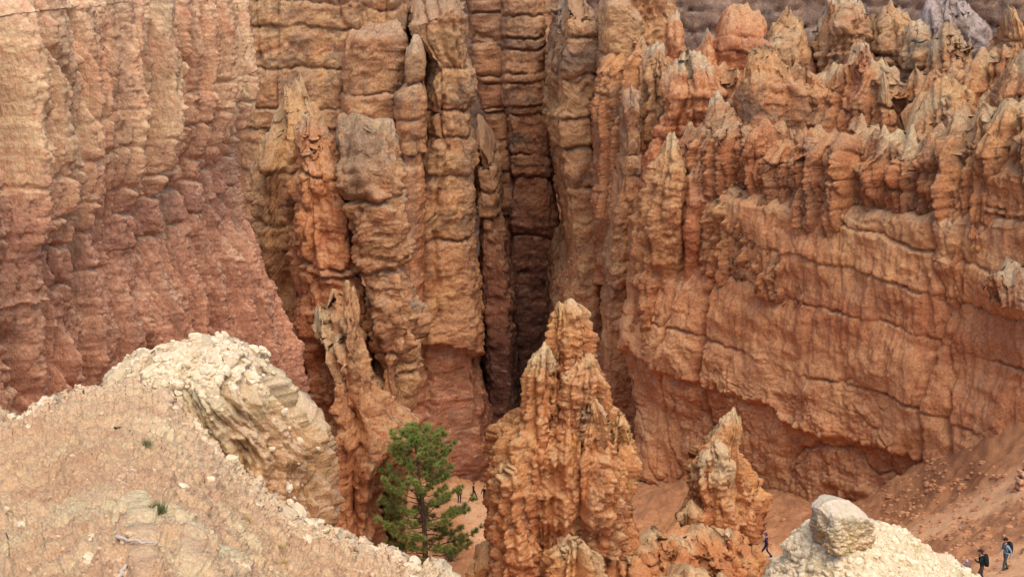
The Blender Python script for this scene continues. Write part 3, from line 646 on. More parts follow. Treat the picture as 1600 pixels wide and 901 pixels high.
def seg_dist(X, Y, pts):
    d = np.full(X.shape, 1e9)
    for (x0, y0), (x1, y1) in zip(pts[:-1], pts[1:]):
        t = np.clip(((X - x0) * (x1 - x0) + (Y - y0) * (y1 - y0)) / ((x1 - x0) ** 2 + (y1 - y0) ** 2), 0, 1)
        d = np.minimum(d, np.hypot(X - x0 - t * (x1 - x0), Y - y0 - t * (y1 - y0)))
    return d

def plan(px, py):
    """where the view ray through a photo pixel meets the slope"""
    rx, ry, rz = ray(px, py)
    t = np.linspace(45, 220, 1800)
    g = rz * t - ground_z(rx * t, ry * t)
    k = int(np.argmax(g < 0))
    return float(rx * t[k]), float(ry * t[k])

TRAIL = [plan(*p) for p in [(1690, 842), (1600, 868), (1560, 888), (1510, 899)]]
TRAIL2 = [plan(*p) for p in [(1640, 735), (1560, 765), (1480, 800), (1400, 835), (1330, 860)]]
TRAIL3 = [plan(*p) for p in [(1230, 868), (1190, 868), (1120, 862), (1040, 850)]]
TRAIL4 = [plan(*p) for p in [(780, 850), (750, 800), (740, 778), (725, 770), (760, 760)]]

def lines(lo, d0, d1, hi, far_lo, far_hi, st):
    a = np.arange(d0, d1, st)
    l = [d0]; s = st
    while l[-1] > far_lo: s *= 1.25; l.append(l[-1] - s)
    r = [a[-1]]; s = st
    while r[-1] < far_hi: s *= 1.25; r.append(r[-1] + s)
    return np.concatenate([np.array(l[1:])[::-1], a, np.array(r[1:])])

gx = lines(0, -16, 48, 0, -700, 700, 0.16)
gy = lines(0, 56, 146, 0, -500, 1200, 0.24)
GX, GY = np.meshgrid(gx, gy)
GZ = ground_z(GX, GY)
rr = np.clip((np.hypot(GX, GY - 100) - 170) / 120, 0, 1)
GZ = GZ * (1 - rr) + (-62) * rr
Pg = np.stack([GX, GY, GZ * 0.3], -1).astype(np.float32)
tr = np.minimum(np.minimum(seg_dist(GX, GY, TRAIL) / 2.2, seg_dist(GX, GY, TRAIL2) / 3.0), np.minimum(seg_dist(GX, GY, TRAIL3) / 1.6, seg_dist(GX, GY, TRAIL4) / 2.6))
tr = np.clip(1.35 - tr + 0.12 * samp(VF, Pg, 14), 0, 1)
calm = 1 - 0.75 * tr
GZ = GZ + (layers(Pg, [('f', .38, 26), ('v', .14, 7, (1, .35, 1)), ('g', .06, 4), ('w', .08, .6), ('w', .04, .3)], .3)) * calm - 0.25 * sstep(.1, .6, tr)
slope_x = seg_dist(GX, GY, [plan(*p) for p in [(1330, 845), (1380, 800), (1440, 765), (1500, 720)]])
dark = np.clip(1.2 - slope_x / 5.0 + .15 * samp(VF, Pg, 12, off=.4), 0, 1) * (1 - tr)  # brown gravel band, with the shade of this slope put into its colour
M_ground = None
def ground_material():
    N = Nodes('canyon_soil')
    p = N.pos()
    n1 = N.noise(p, .35, 8, .65)
    c = N.ramp(n1, [(.3, lin(158, 110, 76)), (.5, lin(182, 128, 88)), (.7, lin(196, 142, 100))])
    c = N.mix(N.math('MULTIPLY', N.attr('dark'), .8), c, lin(148, 100, 68))
    c = N.mix(N.math('MULTIPLY', N.attr('trail'), .85), c, lin(226, 176, 130))
    g = N.noise(p, 4.5, 6, .75)
    c = N.mix(.6, c, N.ramp(g, [(.25, (.25, .25, .25, 1)), (.5, (.5, .5, .5, 1)), (.75, (.74, .74, .73, 1))]), 'OVERLAY')
    N.set(N.b.inputs['Base Color'], c)
    bp = N.n('Bump'); bp.inputs['Strength'].default_value = .6; bp.inputs['Distance'].default_value = .12
    N.t.links.new(N.noise(p, 5, 8, .7), bp.inputs['Height']); N.t.links.new(bp.outputs[0], N.b.inputs['Normal'])
    return N.m
M_ground = ground_material()
me = raw_mesh('ground', np.stack([GX, GY, GZ], -1).reshape(-1, 3), grid_faces(*GX.shape, False), True, dict(trail=tr, dark=dark))
TRI[0] += 2 * len(me.polygons)
tag(link('ground', me, M_ground), kind='structure')

def ground_at(x, y):
    i = int(np.clip(np.searchsorted(gx, x), 1, len(gx) - 1)); j = int(np.clip(np.searchsorted(gy, y), 1, len(gy) - 1))
    return float(GZ[j - 1:j + 1, i - 1:i + 1].mean())

# ------------------------------------------------------------ foreground ridge the photograph is taken over
M_fore = rock_material('pale_ridge_soil', [(0, (208, 160, 122)), (.45, (214, 170, 132)), (.8, (218, 186, 148)), (1, (226, 202, 166))], crust=(230, 208, 170), grey=(178, 152, 124), alt=(214, 166, 124), k=.16, stain=0, var=.4, bands=0, bump=.8)
# columns of the ridge: photo column, photo row of the brow, its distance, distance of the near end
RC = [(-420, 720, 23, 5), (-200, 680, 24, 5), (0, 646, 26, 5), (60, 630, 26.8, 5), (130, 606, 27.6, 5), (200, 588, 28.4, 5), (250, 600, 27.6, 5), (300, 640, 27, 5), (350, 700, 26, 5), (395, 745, 25, 5), (440, 786, 24, 5),
      (470, 798, 23.6, 5), (500, 803, 23.4, 5), (530, 826, 22.8, 5), (560, 852, 22, 5), (600, 858, 21.6, 5), (640, 868, 21.2, 5), (665, 884, 20.8, 5), (690, 912, 20, 5), (740, 990, 18, 5), (800, 1100, 15, 5), (900, 1350, 10, 4)]
RC = np.array(RC, float)
npx = 640
cpx = np.concatenate([np.linspace(-420, 0, 80, endpoint=False), np.linspace(0, 740, npx - 120), np.linspace(744, 900, 40)])
brow_y = np.interp(cpx, RC[:, 0], RC[:, 1]); brow_Y = np.interp(cpx, RC[:, 0], RC[:, 2]); near_Y = np.interp(cpx, RC[:, 0], RC[:, 3])
q = np.stack([cpx * .01, cpx * 0, cpx * 0 + 2], -1)
wob = .22 * samp(VR, q, 6) + .12 * samp(VR, q, 1.6)
nt, nd = 420, 70
t = np.linspace(0, 1, nt)[:, None] ** .8
Yr_ = near_Y[None] + (brow_Y - near_Y)[None] * t
bx, bY, bz = at(cpx, brow_y, brow_Y)
# surface: near the camera it climbs towards the viewer, at the brow it meets the traced edge
bx0 = bx / brow_Y
X_ = bx0[None] * Yr_ * (1 + 0 * t) 
znear = -3.4 - 0.010 * np.abs(cpx - 200) * .2
Z_ = znear[None] + (bz - znear)[None] * ((Yr_ - near_Y[None]) / (brow_Y - near_Y)[None]) ** .80
# beyond the brow: over the edge and down
s = np.linspace(0, 1, nd + 1)[1:, None]
Yd = brow_Y[None] + 4.5 * s ** .8 + 0 * cpx[None]
Zd = bz[None] - 22 * s ** 1.5 - .25 * s ** .5
Xd = bx0[None] * brow_Y[None] + (0.10 + 2.2 * s) * sstep(350, 480, cpx)[None]
Yr_ = Yr_ + wob[None] * t ** 10; Yd = Yd + wob[None]
P = np.stack([np.vstack([X_, Xd]), np.vstack([Yr_, Yd]), np.vstack([Z_, Zd])], -1).astype(np.float32)
Nr = grid_normals(P, False)
if Nr[..., 2].mean() < 0: Nr = -Nr
over = np.concatenate([np.zeros(nt), np.linspace(0, 1, nd)])[:, None]
edge = np.exp(-((np.arange(nt + nd)[:, None] - nt) / 45.0) ** 2)
dd = layers(P, [('f', .10, 9), ('g', .045, 2.2), ('v', .05, 2.5, (1, .4, 1)), ('w', .016, .16), ('g', .016, .7)], .2)
dd += edge * layers(P, [('w', .10, .34), ('w', .05, .16), ('b', .06, .3)], .8)
dd += over * layers(P, [('v', .45, 5, (1, 1, .25)), ('b', .12, .5)], .5)
P = P + Nr * dd[..., None]
pxg = np.broadcast_to(cpx[None], P.shape[:2])
pal = np.exp(-((pxg - 260) / 160) ** 2) * np.concatenate([t[:, 0] ** 6, np.ones(nd)])[:, None]
zo = .28 + .16 * samp(VF, P, 6, off=.6) + .75 * pal + .45 * edge * sstep(380, 520, pxg)
zo = zo - .35 * over
me = raw_mesh('ridge', P.reshape(-1, 3), grid_faces(*P.shape[:2], False), True, dict(zone=zo, crust=np.clip(edge * .9 + pal, 0, 1) * .8 * (1 - over), stain=np.zeros_like(zo), **paint(P, .16, .3)))
TRI[0] += 2 * len(me.polygons)
ridge = tag(link('ridge', me, M_fore), kind='structure')
RIDGE_P, RIDGE_N = P, grid_normals(P, False)
if RIDGE_N[..., 2].mean() < 0: RIDGE_N = -RIDGE_N

def ridge_point(px, py):
    """surface point of the ridge seen at a photo pixel"""
    c = int(np.argmin(np.abs(cpx - px)))
    col_ = RIDGE_P[:nt, c]
    yy = py_of(col_[:, 1], col_[:, 2])
    k = int(np.argmin(np.abs(yy - py)))
    return col_[k]

# ------------------------------------------------------------ knob at the end of the ridge
M_knob = rock_material('crusted_knob_rock', [(0, (196, 140, 96)), (.35, (204, 146, 100)), (.62, (208, 160, 116)), (.78, (224, 192, 150)), (1, (232, 208, 170))], crust=(232, 210, 172), grey=(160, 134, 110), alt=(208, 160, 112), k=.2, stain=.35, var=.5, bands=.2)
S_KNOB = [('f', .10, 5), ('v', .22, 2.4, (1, 1, .10)), ('v', .10, .9, (1, 1, .12)), ('l', .16, 2.6, (1, 1, .16), .07), ('b', .06, .3, (1, 1, .5)), ('w', .03, .15), ('g', .02, .8)]
KN = dict(crest=[(190, 592), (204, 575), (225, 556), (250, 548), (285, 546), (300, 536), (325, 530), (350, 532), (372, 548), (392, 566), (402, 584)],
          L=[(196, 528), (190, 600), (215, 660), (250, 710), (290, 760), (300, 1000)],
          R=[(396, 528), (404, 586), (424, 606), (446, 630), (468, 652), (486, 676), (500, 694), (499, 730), (494, 760), (500, 800), (506, 860), (520, 1000)],
          Y=(28.2, 26.6), dep=2.4, base=1000, style=S_KNOB, n=2.8, hc=.5, step=1.7, jag=(.05, .2), seed=110, crusth=.3, crustup=.55, zone=(800, 530), fade=.6, batter=.22, kf=.2)
V, F, A, NK = rock_arrays(**KN)
me = raw_mesh('rock_outcrop', V, F, True, {k: a.ravel() for k, a in A.items()})
TRI[0] += 2 * len(F)
knob = tag(link('rock_outcrop', me, M_knob), 'pale rubble-capped rock outcrop at the end of the foreground ridge', 'rock outcrop')
KNOB = (V, NK.reshape(-1, 3), A)

# ------------------------------------------------------------ cream rubble mound, lower right
M_mound = rock_material('cream_rubble', [(0, (206, 160, 116)), (.5, (222, 192, 148)), (1, (230, 208, 168))], crust=(234, 214, 176), grey=(170, 146, 118), alt=(216, 188, 140), k=.2, stain=0, var=.45, bands=.2)
V, F, A, NM = rock_arrays(crest=[(1230, 852), (1244, 840), (1266, 824), (1290, 812), (1330, 806), (1370, 822), (1400, 832), (1416, 836), (1440, 852), (1476, 872), (1510, 892)],
          L=[(1246, 800), (1230, 854), (1236, 870), (1210, 890), (1190, 920), (1150, 1040)], R=[(1410, 800), (1420, 832), (1470, 866), (1512, 893), (1560, 930), (1680, 1040)],
          Y=33, dep=4.6, base=1060, style=[('f', .12, 5), ('w', .14, .4), ('w', .06, .18), ('g', .04, 1)], n=2.4, hc=2.2, step=1.8, seed=111, crusth=0, crustup=.9, fade=.6, batter=.5, kf=.2)
me = raw_mesh('rubble_mound', V, F, True, {k: a.ravel() for k, a in A.items()})
TRI[0] += 2 * len(F)
mound = tag(link('rubble_mound', me, M_mound), 'cream mound of crumbly rubble at the lower right', 'rubble mound')
MOUND = (V, NM.reshape(-1, 3), A)
M_boul = rock_material('cream_boulder_rock', [(0, (214, 164, 108)), (.5, (222, 186, 140)), (1, (232, 210, 176))], crust=(234, 216, 186), grey=(176, 150, 122), alt=(212, 158, 100), k=.2, stain=.3, var=.45, bands=.3)
rock('boulder', 'cream block-shaped boulder perched on the rubble mound', 'boulder', M_boul, crest=[(1280, 794), (1290, 786), (1310, 780), (1326, 783), (1342, 794), (1352, 806)],
     L=[(1281, 776), (1279, 800), (1281, 826), (1284, 850)], R=[(1346, 776), (1351, 808), (1350, 830), (1346, 850)], Y=(32.0, 32.5), dep=1.1, base=845, style=[('f', .02, 2.2), ('b', .06, .4), ('b', .03, .13), ('l', .05, 1.2, (1, 1, 1), .07), ('g', .03, .6)], slim=.3, n=7, hc=.15, step=1.3, seed=112, crusth=.25, crustup=.9)
# ------------------------------------------------------------ loose stones
def stone_mesh(name, seed, ru=7, rv=5):
    r = np.random.default_rng(seed)
    V, F = [], []
    sx, sy, sz = 1, r.uniform(.7, 1), r.uniform(.5, .8)
    for j in range(rv):
        la = -pi / 2 + pi * j / (rv - 1)
        for i in range(ru):
            lo = 2 * pi * (i + .5 * (j % 2)) / ru
            k = r.uniform(.78, 1.15)
            c = max(cos(la), .004) ** .7
            V.append((sx * k * c * cos(lo), sy * k * c * sin(lo), sz * r.uniform(.9, 1.1) * sin(la)))
    return np.array(V), grid_faces(rv, ru, True)
STONES = [stone_mesh('stone', 300 + i) for i in range(8)]
def caps(V, F, ru=7, rv=5):
    return F
M_stone = rock_material('pale_stone', [(0, (216, 182, 142)), (1, (232, 208, 170))], k=.2, stain=0, bands=0)
for nm, rgb, in (('loose_stone', (224, 202, 166)),):
    M_pale = plain_material(nm, rgb, .95, .6, 9)
M_rub = plain_material('rubble_stone', (196, 146, 106), .95, .6, 6)
STONE_ME = []
for i, (V, F) in enumerate(STONES):
    me = raw_mesh('stone', V, F, False)
    me.materials.append(M_pale)
    STONE_ME.append(me)

def rot_to(nrm, spin):
    import mathutils
    z = mathutils.Vector(nrm).normalized()
    return z.to_track_quat('Z', 'Y') @ mathutils.Quaternion((0, 0, 1), spin)

def scatter_stones(parent, pts, nrms, sizes, n_parts=300, mat=None):
    """the largest as objects of their own, the others joined in one part"""
    import mathutils
    o_ = np.argsort(-sizes)
    for i in o_[:n_parts]:
        me = STONE_ME[int(RNG.integers(8))]
        ob = bpy.data.objects.new('stone', me)
        ob.parent = parent
        ob.location = pts[i]
        ob.rotation_mode = 'QUATERNION'
        ob.rotation_quaternion = rot_to(nrms[i], RNG.uniform(0, 6.28))
        s_ = sizes[i]
        ob.scale = (s_, s_ * RNG.uniform(.7, 1.1), s_ * RNG.uniform(.6, 1.0))
        COL.objects.link(ob)
    rest = o_[n_parts:]
    if len(rest):
        VV, FF, b = [], [], 0
        for i in rest:
            V, F = STONES[int(RNG.integers(8))]
            q = np.array(rot_to(nrms[i], RNG.uniform(0, 6.28)).to_matrix())
            VV.append((V * sizes[i]) @ q.T + pts[i]); FF.append(F + b); b += len(V)
        me = raw_mesh('rubble', np.concatenate(VV), np.concatenate(FF), False)
        TRI[0] += 2 * len(me.polygons)
        ob = link('rubble', me, mat or M_pale, parent)
        ob['kind'] = 'stuff'

def seen_mask(V):
    py = py_of(V[:, 1], V[:, 2]); px = px_of(V[:, 0], V[:, 1], V[:, 2])
    return (px > -80) & (px < 1680) & (py > -20) & (py < 930)

def pick(V, Nn, w, n):
    toward = (Nn * -V).sum(1) / np.linalg.norm(V, axis=1)
    w = w * (toward > .05) * seen_mask(V)
    p = w / w.sum()
    return RNG.choice(len(V), n, replace=False, p=p)

V, Nn, A = KNOB
hz = V[:, 2] - (V[:, 2].max() - .75)
w = np.clip(hz, 0, 1) * (np.clip(Nn[:, 2] + .2, 0, 1)) + .002
i = pick(V, Nn, w, 1100)
scatter_stones(knob, V[i] - Nn[i] * .01, Nn[i], np.clip(RNG.lognormal(-3.1, .6, len(i)), .015, .16))
V, Nn, A = MOUND
w = np.clip(Nn[:, 2], .05, 1)
i = pick(V, Nn, w, 2400)
scatter_stones(mound, V[i] - Nn[i] * .01, Nn[i], np.clip(RNG.lognormal(-3.2, .65, len(i)), .015, .18))
# rubble along the brow and pebbles over the ridge
V, Nn = RIDGE_P[60:nt + 12].reshape(-1, 3), RIDGE_N[60:nt + 12].reshape(-1, 3)
tt = np.broadcast_to(np.concatenate([t[60:, 0], np.ones(12)])[:, None], (nt + 12 - 60, len(cpx))).ravel()
pxv = np.broadcast_to(cpx[None], (nt + 12 - 60, len(cpx))).ravel()
w = (.25 + 3.5 * tt ** 14 * (1 + 2.2 * np.exp(-((pxv - 250) / 120) ** 2))) * (.3 + np.clip(samp(VF, V, 5, off=.9), 0, 2))
i = pick(V, Nn, w, 6500)
sz = np.clip(RNG.lognormal(-4.5, .75, len(i)), .006, .13) * (1 + 1.1 * tt[i] ** 14)
M_peb = plain_material('ridge_pebble', (214, 180, 142), .95, .6, 12)
scatter_stones(ridge, V[i], Nn[i], sz, 300, M_peb)
# talus stones on the slope at the right
M_tal = plain_material('talus_stone', (188, 136, 98), .95, .6, 3)
VV, FF, b = [], [], 0
gpt = [plan(x, y) for x, y in zip(RNG.normal(1455, 60, 420), RNG.normal(785, 55, 420))] + [plan(x, y) for x, y in zip(RNG.uniform(1190, 1610, 500), RNG.uniform(720, 900, 500))] + [plan(x, y) for x, y in zip(RNG.uniform(690, 780, 160), RNG.uniform(752, 900, 160))]
for (x, y) in gpt:
    V, F = STONES[int(RNG.integers(8))]
    s_ = float(np.clip(RNG.lognormal(-2.3, .5), .05, .35))
    VV.append(V * s_ + np.array([x, y, ground_at(x, y)])); FF.append(F + b); b += len(V)
tag(link('talus_stones', raw_mesh('talus_stones', np.concatenate(VV), np.concatenate(FF), False), M_tal), 'scattered talus stones on the brown slopes', 'stones', kind='stuff')
# stacked slabs of a dry-stone step at the right edge
M_slab = plain_material('slab_stone', (206, 158, 120), .95, .6, 4)
x0, y0 = plan(1596, 756)
zb_ = ground_at(x0, y0)
wr = bpy.data.objects.new('stone_step', None); COL.objects.link(wr)
wr.location = (x0, y0, zb_)
tag(wr, 'stack of flat stone blocks at the right edge above the trail', 'stone step')
for i, (dx, dz, sx, sz_) in enumerate([(.1, .15, .75, .3), (1.2, .2, .7, .34), (-.1, .62, .5, .28), (.9, .68, .8, .3), (.1, 1.08, .7, .26), (1.3, 1.1, .6, .3), (.3, 1.5, .42, .34), (1.1, 1.55, .55, .3)]):
    V, F = STONES[i % 8]
    Vb = np.sign(V) * np.abs(V / np.abs(V).max(0)) ** .35
    me = raw_mesh('block', Vb * np.array([sx * .5, .45, sz_ * .5]) , F, False)
    o = link('block', me, M_slab, wr); o.location = (dx * .9, RNG.uniform(-.1, .1), dz); o.rotation_euler = (RNG.uniform(-.1, .1), RNG.uniform(-.12, .12), RNG.uniform(-.3, .3))

# ------------------------------------------------------------ tubes
def tube(path, rad, sides=7):
    path = np.array(path, float); rad = np.array(rad, float)
    T = np.gradient(path, axis=0); T /= np.linalg.norm(T, axis=1, keepdims=True) + 1e-9
    up = np.array([0, 0, 1.0]) if abs(T[:, 2]).mean() < .8 else np.array([1.0, 0, 0])
    A_ = np.cross(T, up); A_ /= np.linalg.norm(A_, axis=1, keepdims=True) + 1e-9
    B_ = np.cross(T, A_)
    th = np.linspace(0, 2 * pi, sides, endpoint=False)
    P = path[:, None] + rad[:, None, None] * (A_[:, None] * np.cos(th)[None, :, None] + B_[:, None] * np.sin(th)[None, :, None])
    return P.reshape(-1, 3), grid_faces(len(path), sides, True)

def join(parts):
    VV, FF, b = [], [], 0
    for V, F in parts:
        VV.append(V); FF.append(F + b); b += len(V)
    return np.concatenate(VV), np.concatenate(FF)

# ------------------------------------------------------------ pine
def bark_material():
    N = Nodes('pine_bark')
    n = N.noise(N.pos((1, 1, .3)), 9, 6, .7)
    N.set(N.b.inputs['Base Color'], N.ramp(n, [(.3, lin(70, 52, 44)), (.6, lin(120, 92, 76)), (.8, lin(150, 122, 104))]))
    bp = N.n('Bump'); bp.inputs['Distance'].default_value = .05; N.t.links.new(n, bp.inputs['Height']); N.t.links.new(bp.outputs[0], N.b.inputs['Normal'])
    return N.m
def needle_material():
    N = Nodes('pine_needles')
    n = N.noise(N.pos(), 1.6, 4, .6)
    c = N.ramp(n, [(.3, lin(92, 112, 52)), (.5, lin(128, 144, 70)), (.7, lin(156, 164, 90))])
    N.set(N.b.inputs['Base Color'], N.mix(N.attr('dry'), c, lin(168, 134, 82)))
    N.b.inputs['Roughness'].default_value = .6
    return N.m
M_bark, M_need = bark_material(), needle_material()
TY = 77.0
tb = np.array(at(664, 898, TY)); tt_ = np.array(at(650, 668, TY))
TH = tt_[2] - tb[2]
tree = bpy.data.objects.new('pine_tree', None); COL.objects.link(tree)
tree.location = tuple(tb)
tag(tree, 'green pine tree with open branches left of the tall hoodoo', 'tree')
rt = np.random.default_rng(5)
zz = np.linspace(0, 1, 26)
bend = lambda f: np.array([(tt_[0] - tb[0]) * f ** 1.2 + .10 * sin(5 * f), .12 * sin(4 * f + 1), TH * f])
path = np.array([bend(f) for f in zz]); path[0, 2] -= 1.2
V, F = tube(path, .17 * (1 - zz) ** .8 + .018, 10)
link('trunk', raw_mesh('trunk', V, F), M_bark, tree)
tuft_c, tuft_r, tuft_dir = [], [], []
px2m = TY / FPX / .93
def reach(f, side):
    """crown half width in metres at trunk fraction f (side -1 left, +1 right), read off the tree's outline"""
    ys = [.06, .14, .26, .40, .52, .62, .68, .76, .86, .95, 1.0]
    lf = [52, 66, 70, 70, 66, 56, 30, 56, 46, 18, 4]
    rg = [60, 84, 84, 78, 60, 56, 60, 64, 52, 20, 4]
    return np.interp(f, ys, lf if side < 0 else rg) * px2m * .94
br_id = 0
for k in range(70):
    f = .12 + .86 * (k + rt.uniform(-.4, .4)) / 70
    f = float(np.clip(f, .1, .985))
    ang = k * 2.4 + rt.uniform(-.5, .5)
    d = np.array([cos(ang), sin(ang), 0.0])
    ln = reach(f, d[0]) * rt.uniform(.72, 1.08)
    if .66 < f < .70 and rt.random() < .5: continue
    rise = (.32 if f > .5 else .05) + rt.uniform(-.12, .15)
    s_ = np.linspace(0, 1, 9)
    bpth = bend(f)[None] + d[None] * (ln * s_)[:, None] + np.array([0, 0, 1.0])[None] * (ln * (rise * s_ + .28 * s_ ** 2.5 - .18 * s_ * (1 - s_)))[:, None]
    bpth[1:] += rt.normal(0, .035, (8, 3))
    parts = [tube(bpth, (.045 * (1 - f) + .016) * (1 - .75 * s_), 5)]
    for q in range(int(3 + ln * 3.2)):
        u = rt.uniform(.38 if f < .6 else .2, 1)
        p0 = np.array([np.interp(u, s_, bpth[:, i]) for i in range(3)])
        side = np.array([-d[1], d[0], 0]) * rt.choice([-1, 1])
        dr = d * rt.uniform(.3, 1) + side * rt.uniform(.2, 1.0) + np.array([0, 0, rt.uniform(.1, .6)])
        dr /= np.linalg.norm(dr)
        l2 = rt.uniform(.2, .55) * (.5 + .5 * ln / 3)
        p1 = p0 + dr * l2
        parts.append(tube([p0, .5 * (p0 + p1) + rt.normal(0, .02, 3), p1], [.012, .01, .006], 4))
        tuft_c.append(p1); tuft_dir.append(dr); tuft_r.append(rt.uniform(.24, .36))
        if rt.random() < .7:
            tuft_c.append(p0 + dr * l2 * .5 + rt.normal(0, .06, 3)); tuft_dir.append(dr); tuft_r.append(rt.uniform(.16, .26))
    tuft_c.append(bpth[-1]); tuft_dir.append(d); tuft_r.append(.27)
    V, F = join(parts)
    link('branch', raw_mesh('branch', V, F), M_bark, tree)
for k in range(7):                                                     # bare dead branches low on the trunk
    f = rt.uniform(.06, .34); ang = rt.uniform(0, 6.28); d = np.array([cos(ang), sin(ang) * .6, 0])
    s_ = np.linspace(0, 1, 7); ln = rt.uniform(.8, 1.9)
    bpth = bend(f)[None] + d[None] * (ln * s_)[:, None] + np.array([0, 0, 1.])[None] * (ln * (.35 * s_ - .2 * s_ ** 2))[:, None] + rt.normal(0, .03, (7, 3))
    V, F = tube(bpth, .035 * (1 - .8 * s_), 5)
    link('dead_branch', raw_mesh('dead_branch', V, F), M_bark, tree)
for k in range(40):                                                    # leader and top tufts
    f = rt.uniform(.86, 1.0)
    tuft_c.append(bend(f) + rt.normal(0, .5 * (1.05 - f) + .08, 3)); tuft_dir.append(np.array([0, 0, 1.])); tuft_r.append(rt.uniform(.18, .26))
C_, D_, R_ = np.array(tuft_c), np.array(tuft_dir), np.array(tuft_r)
NN = 76
dirs = rt.normal(0, 1, (len(C_), NN, 3)) + D_[:, None] * .9 + np.array([0, 0, .35])
dirs /= np.linalg.norm(dirs, axis=-1, keepdims=True)
ln = R_[:, None, None] * rt.uniform(.7, 1.1, (len(C_), NN, 1))
sd = np.cross(dirs, rt.normal(0, 1, dirs.shape)); sd /= np.linalg.norm(sd, axis=-1, keepdims=True)
c0 = C_[:, None] + dirs * .02
T3 = np.stack([c0 - sd * .014, c0 + sd * .014, c0 + dirs * ln], 2)
V = T3.reshape(-1, 3); F = np.arange(len(V)).reshape(-1, 3)
dry = np.repeat(np.clip(rt.normal(.1, .2, len(C_)) + .35 * (C_[:, 2] < TH * .45) * rt.random(len(C_)), 0, .8), NN * 3)
cr = link('crown', raw_mesh('crown', V, F, False, dict(dry=dry)), M_need, tree)
cr['kind'] = 'stuff'
print('tufts', len(C_))

